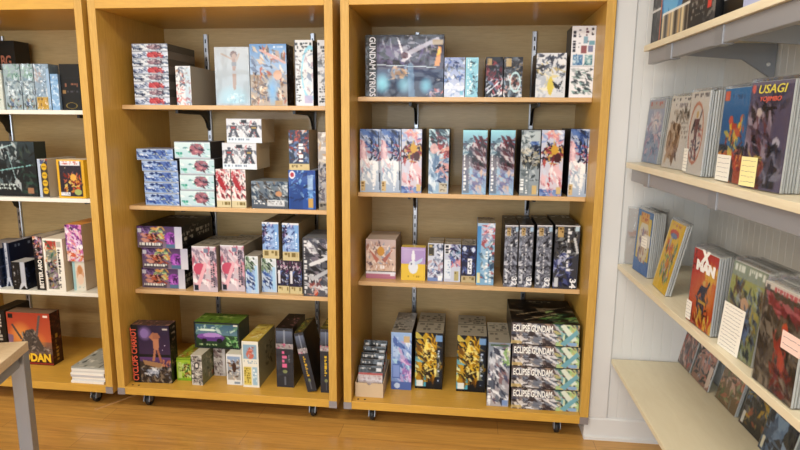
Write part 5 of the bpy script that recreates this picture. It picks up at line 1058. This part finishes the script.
# ------------------------------------------------------------------ table in the near corner
ta = math.atan2(.286, .958)
tb = tag(empty('display_table', (-.962, -.914, 0), (0, 0, ta)), 'pale wood display table with square grey steel legs at the photo edge', 'table')
TL, TW, tz = 1.3, .75, .75
box('tabletop', -TL, 0, -TW, 0, tz - .034, tz, 'tabletop', tb, bev=.002)
bm = bmesh.new()
box_bm(bm, -TL + .01, -.01, -.05, -.01, tz - .075, tz - .0345); box_bm(bm, -TL + .01, -.01, -TW + .01, -TW + .05, tz - .075, tz - .0345)
box('apron', -.05, -.01, -TW + .06, -.061, tz - .075, tz - .0345, 'steel', tb); box('apron', -TL + .01, -TL + .05, -TW + .061, -.061, tz - .075, tz - .0345, 'steel', tb)
box('apron', -TL + .061, -.061, -.05, -.01, tz - .075, tz - .0345, 'steel', tb); box('apron', -TL + .061, -.061, -TW + .01, -TW + .05, tz - .075, tz - .0345, 'steel', tb)
bm.free()
for lx in (-.0505, -TL + .0005):
    for ly in (-.0505, -TW + .0005):
        box('leg', lx + .004, lx + .05, ly + .004, ly + .05, 0, tz - .0346, 'steel', tb, bev=.002)
bx = printed_box('cardboard_box', .3, .2, .16, dict(base='cdb38e', front='d2b994', top='c4aa84', right='c8ae88'), 'matte', None, (-1.31, -1.19, tz + .0006), (0, 0, ta))
tag(bx, 'plain tan cardboard box on the pale wood table', 'box')

# ------------------------------------------------------------------ odds and ends
# pile of magazines on the bottom shelf of the bookcase behind the table
zz = ZP + .0006
mags = [('c8c4bc', .012), ('b8b6b4', .011), ('d2cec4', .010), ('a8a6a8', .012), ('ccc8c0', .011), ('b4b0ac', .010), ('c4c2bc', .012), ('8c8e88', .010)]
words = ['lowest', 'second from bottom', 'third from bottom', 'fourth from bottom', 'fourth from top', 'third from top', 'second from top', 'topmost']
for i, ((col, t), wd) in enumerate(zip(mags, words)):
    j, q = rnd.uniform(-.006, .006), rnd.uniform(-.6, .9)
    topf = (lambda c: c.fill('a8aaa2').sh(0, 0, 1, 1, 30, .03, ['e2e0d6', '5c6460', '8c948c', 'c8c8c0', '3c4444'])) if i == 7 else 'c8c6c0'
    m_ = printed_box('magazine', .192, .26, t, dict(front=col, base='c2bfb8', right='bcb9b2', left='bcb9b2', top=topf), 'matte', None, (-1.511 + j * .5, .012 + j * .5, zz), (0, 0, math.radians(q)), cell=.006)
    tag(m_, 'grey-edged magazine, %s in the pile of eight by the bookcase side' % wd, 'magazine', 'pile of magazines on the bottom shelf')
    zz += t + .0004

# open card tray with small boxed packs
tr = tag(empty('card_tray', (.0500, .055, ZP + .0005), (0, 0, 0)), 'open tan cardboard tray of small packs on the bottom shelf', 'tray')
tw, td, th = .146, .25, .078
def tray_front():
    P = [(0, 0), (tw, 0), (tw, th), (tw * .58, th)] + [(tw * .5 + tw * .08 * math.cos(a), th - .012 * math.sin(a)) for a in [math.pi * k / 8 for k in range(1, 8)]] + [(tw * .42, th), (0, th)]
    return prism('front_panel', P, 'y', 0, .003, 'card', tr)
tray_front()
box('back_panel', 0, tw, td - .003, td, 0, th + .03, 'card', tr)
prism('side_panel', [(.003, 0), (td - .003, 0), (td - .003, th + .03), (.003, th)], 'x', 0, .003, 'card', tr)
prism('side_panel', [(.003, 0), (td - .003, 0), (td - .003, th + .03), (.003, th)], 'x', tw - .003, tw, 'card', tr)
box('base', .003, tw - .003, .003, td - .003, 0, .003, 'card', tr)
def pack_front(c):
    c.fill('c9bdbd').rect(0, 0, 1, .3, '221c1e').rect(0, .24, 1, .3, 'b8402c').tx(.05, .06, .6, .16, 'd8d4d0').rect(.72, .08, .95, .2, 'd8d8dc').tx(.05, .34, .95, .95, 'a88c8c', rows=8).rect(.06, .33, .2, .95, 'd8c8c8', .6)
for i, lb in enumerate(('foremost pack with red and black header in the open card tray', 'second pack from the front in the open card tray', 'third pack from the front in the open card tray', 'fourth pack from the front in the open card tray', 'rearmost pack lying highest in the open card tray')):
    p = printed_box('card_pack', .128 - .004 * (i % 2), .016, .15 + .02 * i, dict(front=pack_front, seed=40 + i, base='2a2628', right='3a3436', top='6c6264'), 'wrap', None, (.0595 + .003 * (i % 2), .066 + i * .036, ZP + .0082), (math.radians(-14), 0, 0))
    tag(p, lb, 'pack', 'packs in the card tray')

# flat cord cover running out from under the middle bookcase
cd = prism('cord', [(-.006, 0), (.006, 0), (.004, .004), (-.004, .004)], 'y', 0, .55, 'cord', None, (-1.357, -.034, .0003), (0, 0, -math.atan2(.125, .207)))
tag(cd, 'tan cord lying on the floor and running under the middle bookcase', 'cord')

# ------------------------------------------------------------------ world, camera, colour management
wd = bpy.data.worlds.new('sky'); S.world = wd; wd.use_nodes = True
wd.node_tree.nodes['Background'].inputs[0].default_value = (.75, .85, 1, 1); wd.node_tree.nodes['Background'].inputs[1].default_value = .35

cam = bpy.data.cameras.new('camera'); co = bpy.data.objects.new('camera', cam); COL.objects.link(co)
cam.sensor_width = 36; cam.lens = 588.83 * 36 / 800; cam.clip_start = .05
pi_, ya, ro = (math.radians(v) for v in (10.0584, -6.6809, .4739))
F = Vector((math.sin(ya) * math.cos(pi_), math.cos(ya) * math.cos(pi_), -math.sin(pi_)))
r0 = F.cross(Vector((0, 0, 1))).normalized(); u0 = r0.cross(F)
rr = r0 * math.cos(ro) + u0 * math.sin(ro); uu = -r0 * math.sin(ro) + u0 * math.cos(ro)
m4 = Matrix((rr, uu, -F)).transposed().to_4x4(); m4.translation = Vector((.6074, -2.7673, 1.5467))
co.matrix_world = m4
S.camera = co
S.view_settings.view_transform = 'Standard'; S.view_settings.look = 'None'
S.view_settings.gamma = 1; S.view_settings.use_curve_mapping = False
S.view_settings.exposure = 0.0
S.cycles.max_bounces = 8; S.cycles.transparent_max_bounces = 24; S.cycles.use_denoising = True
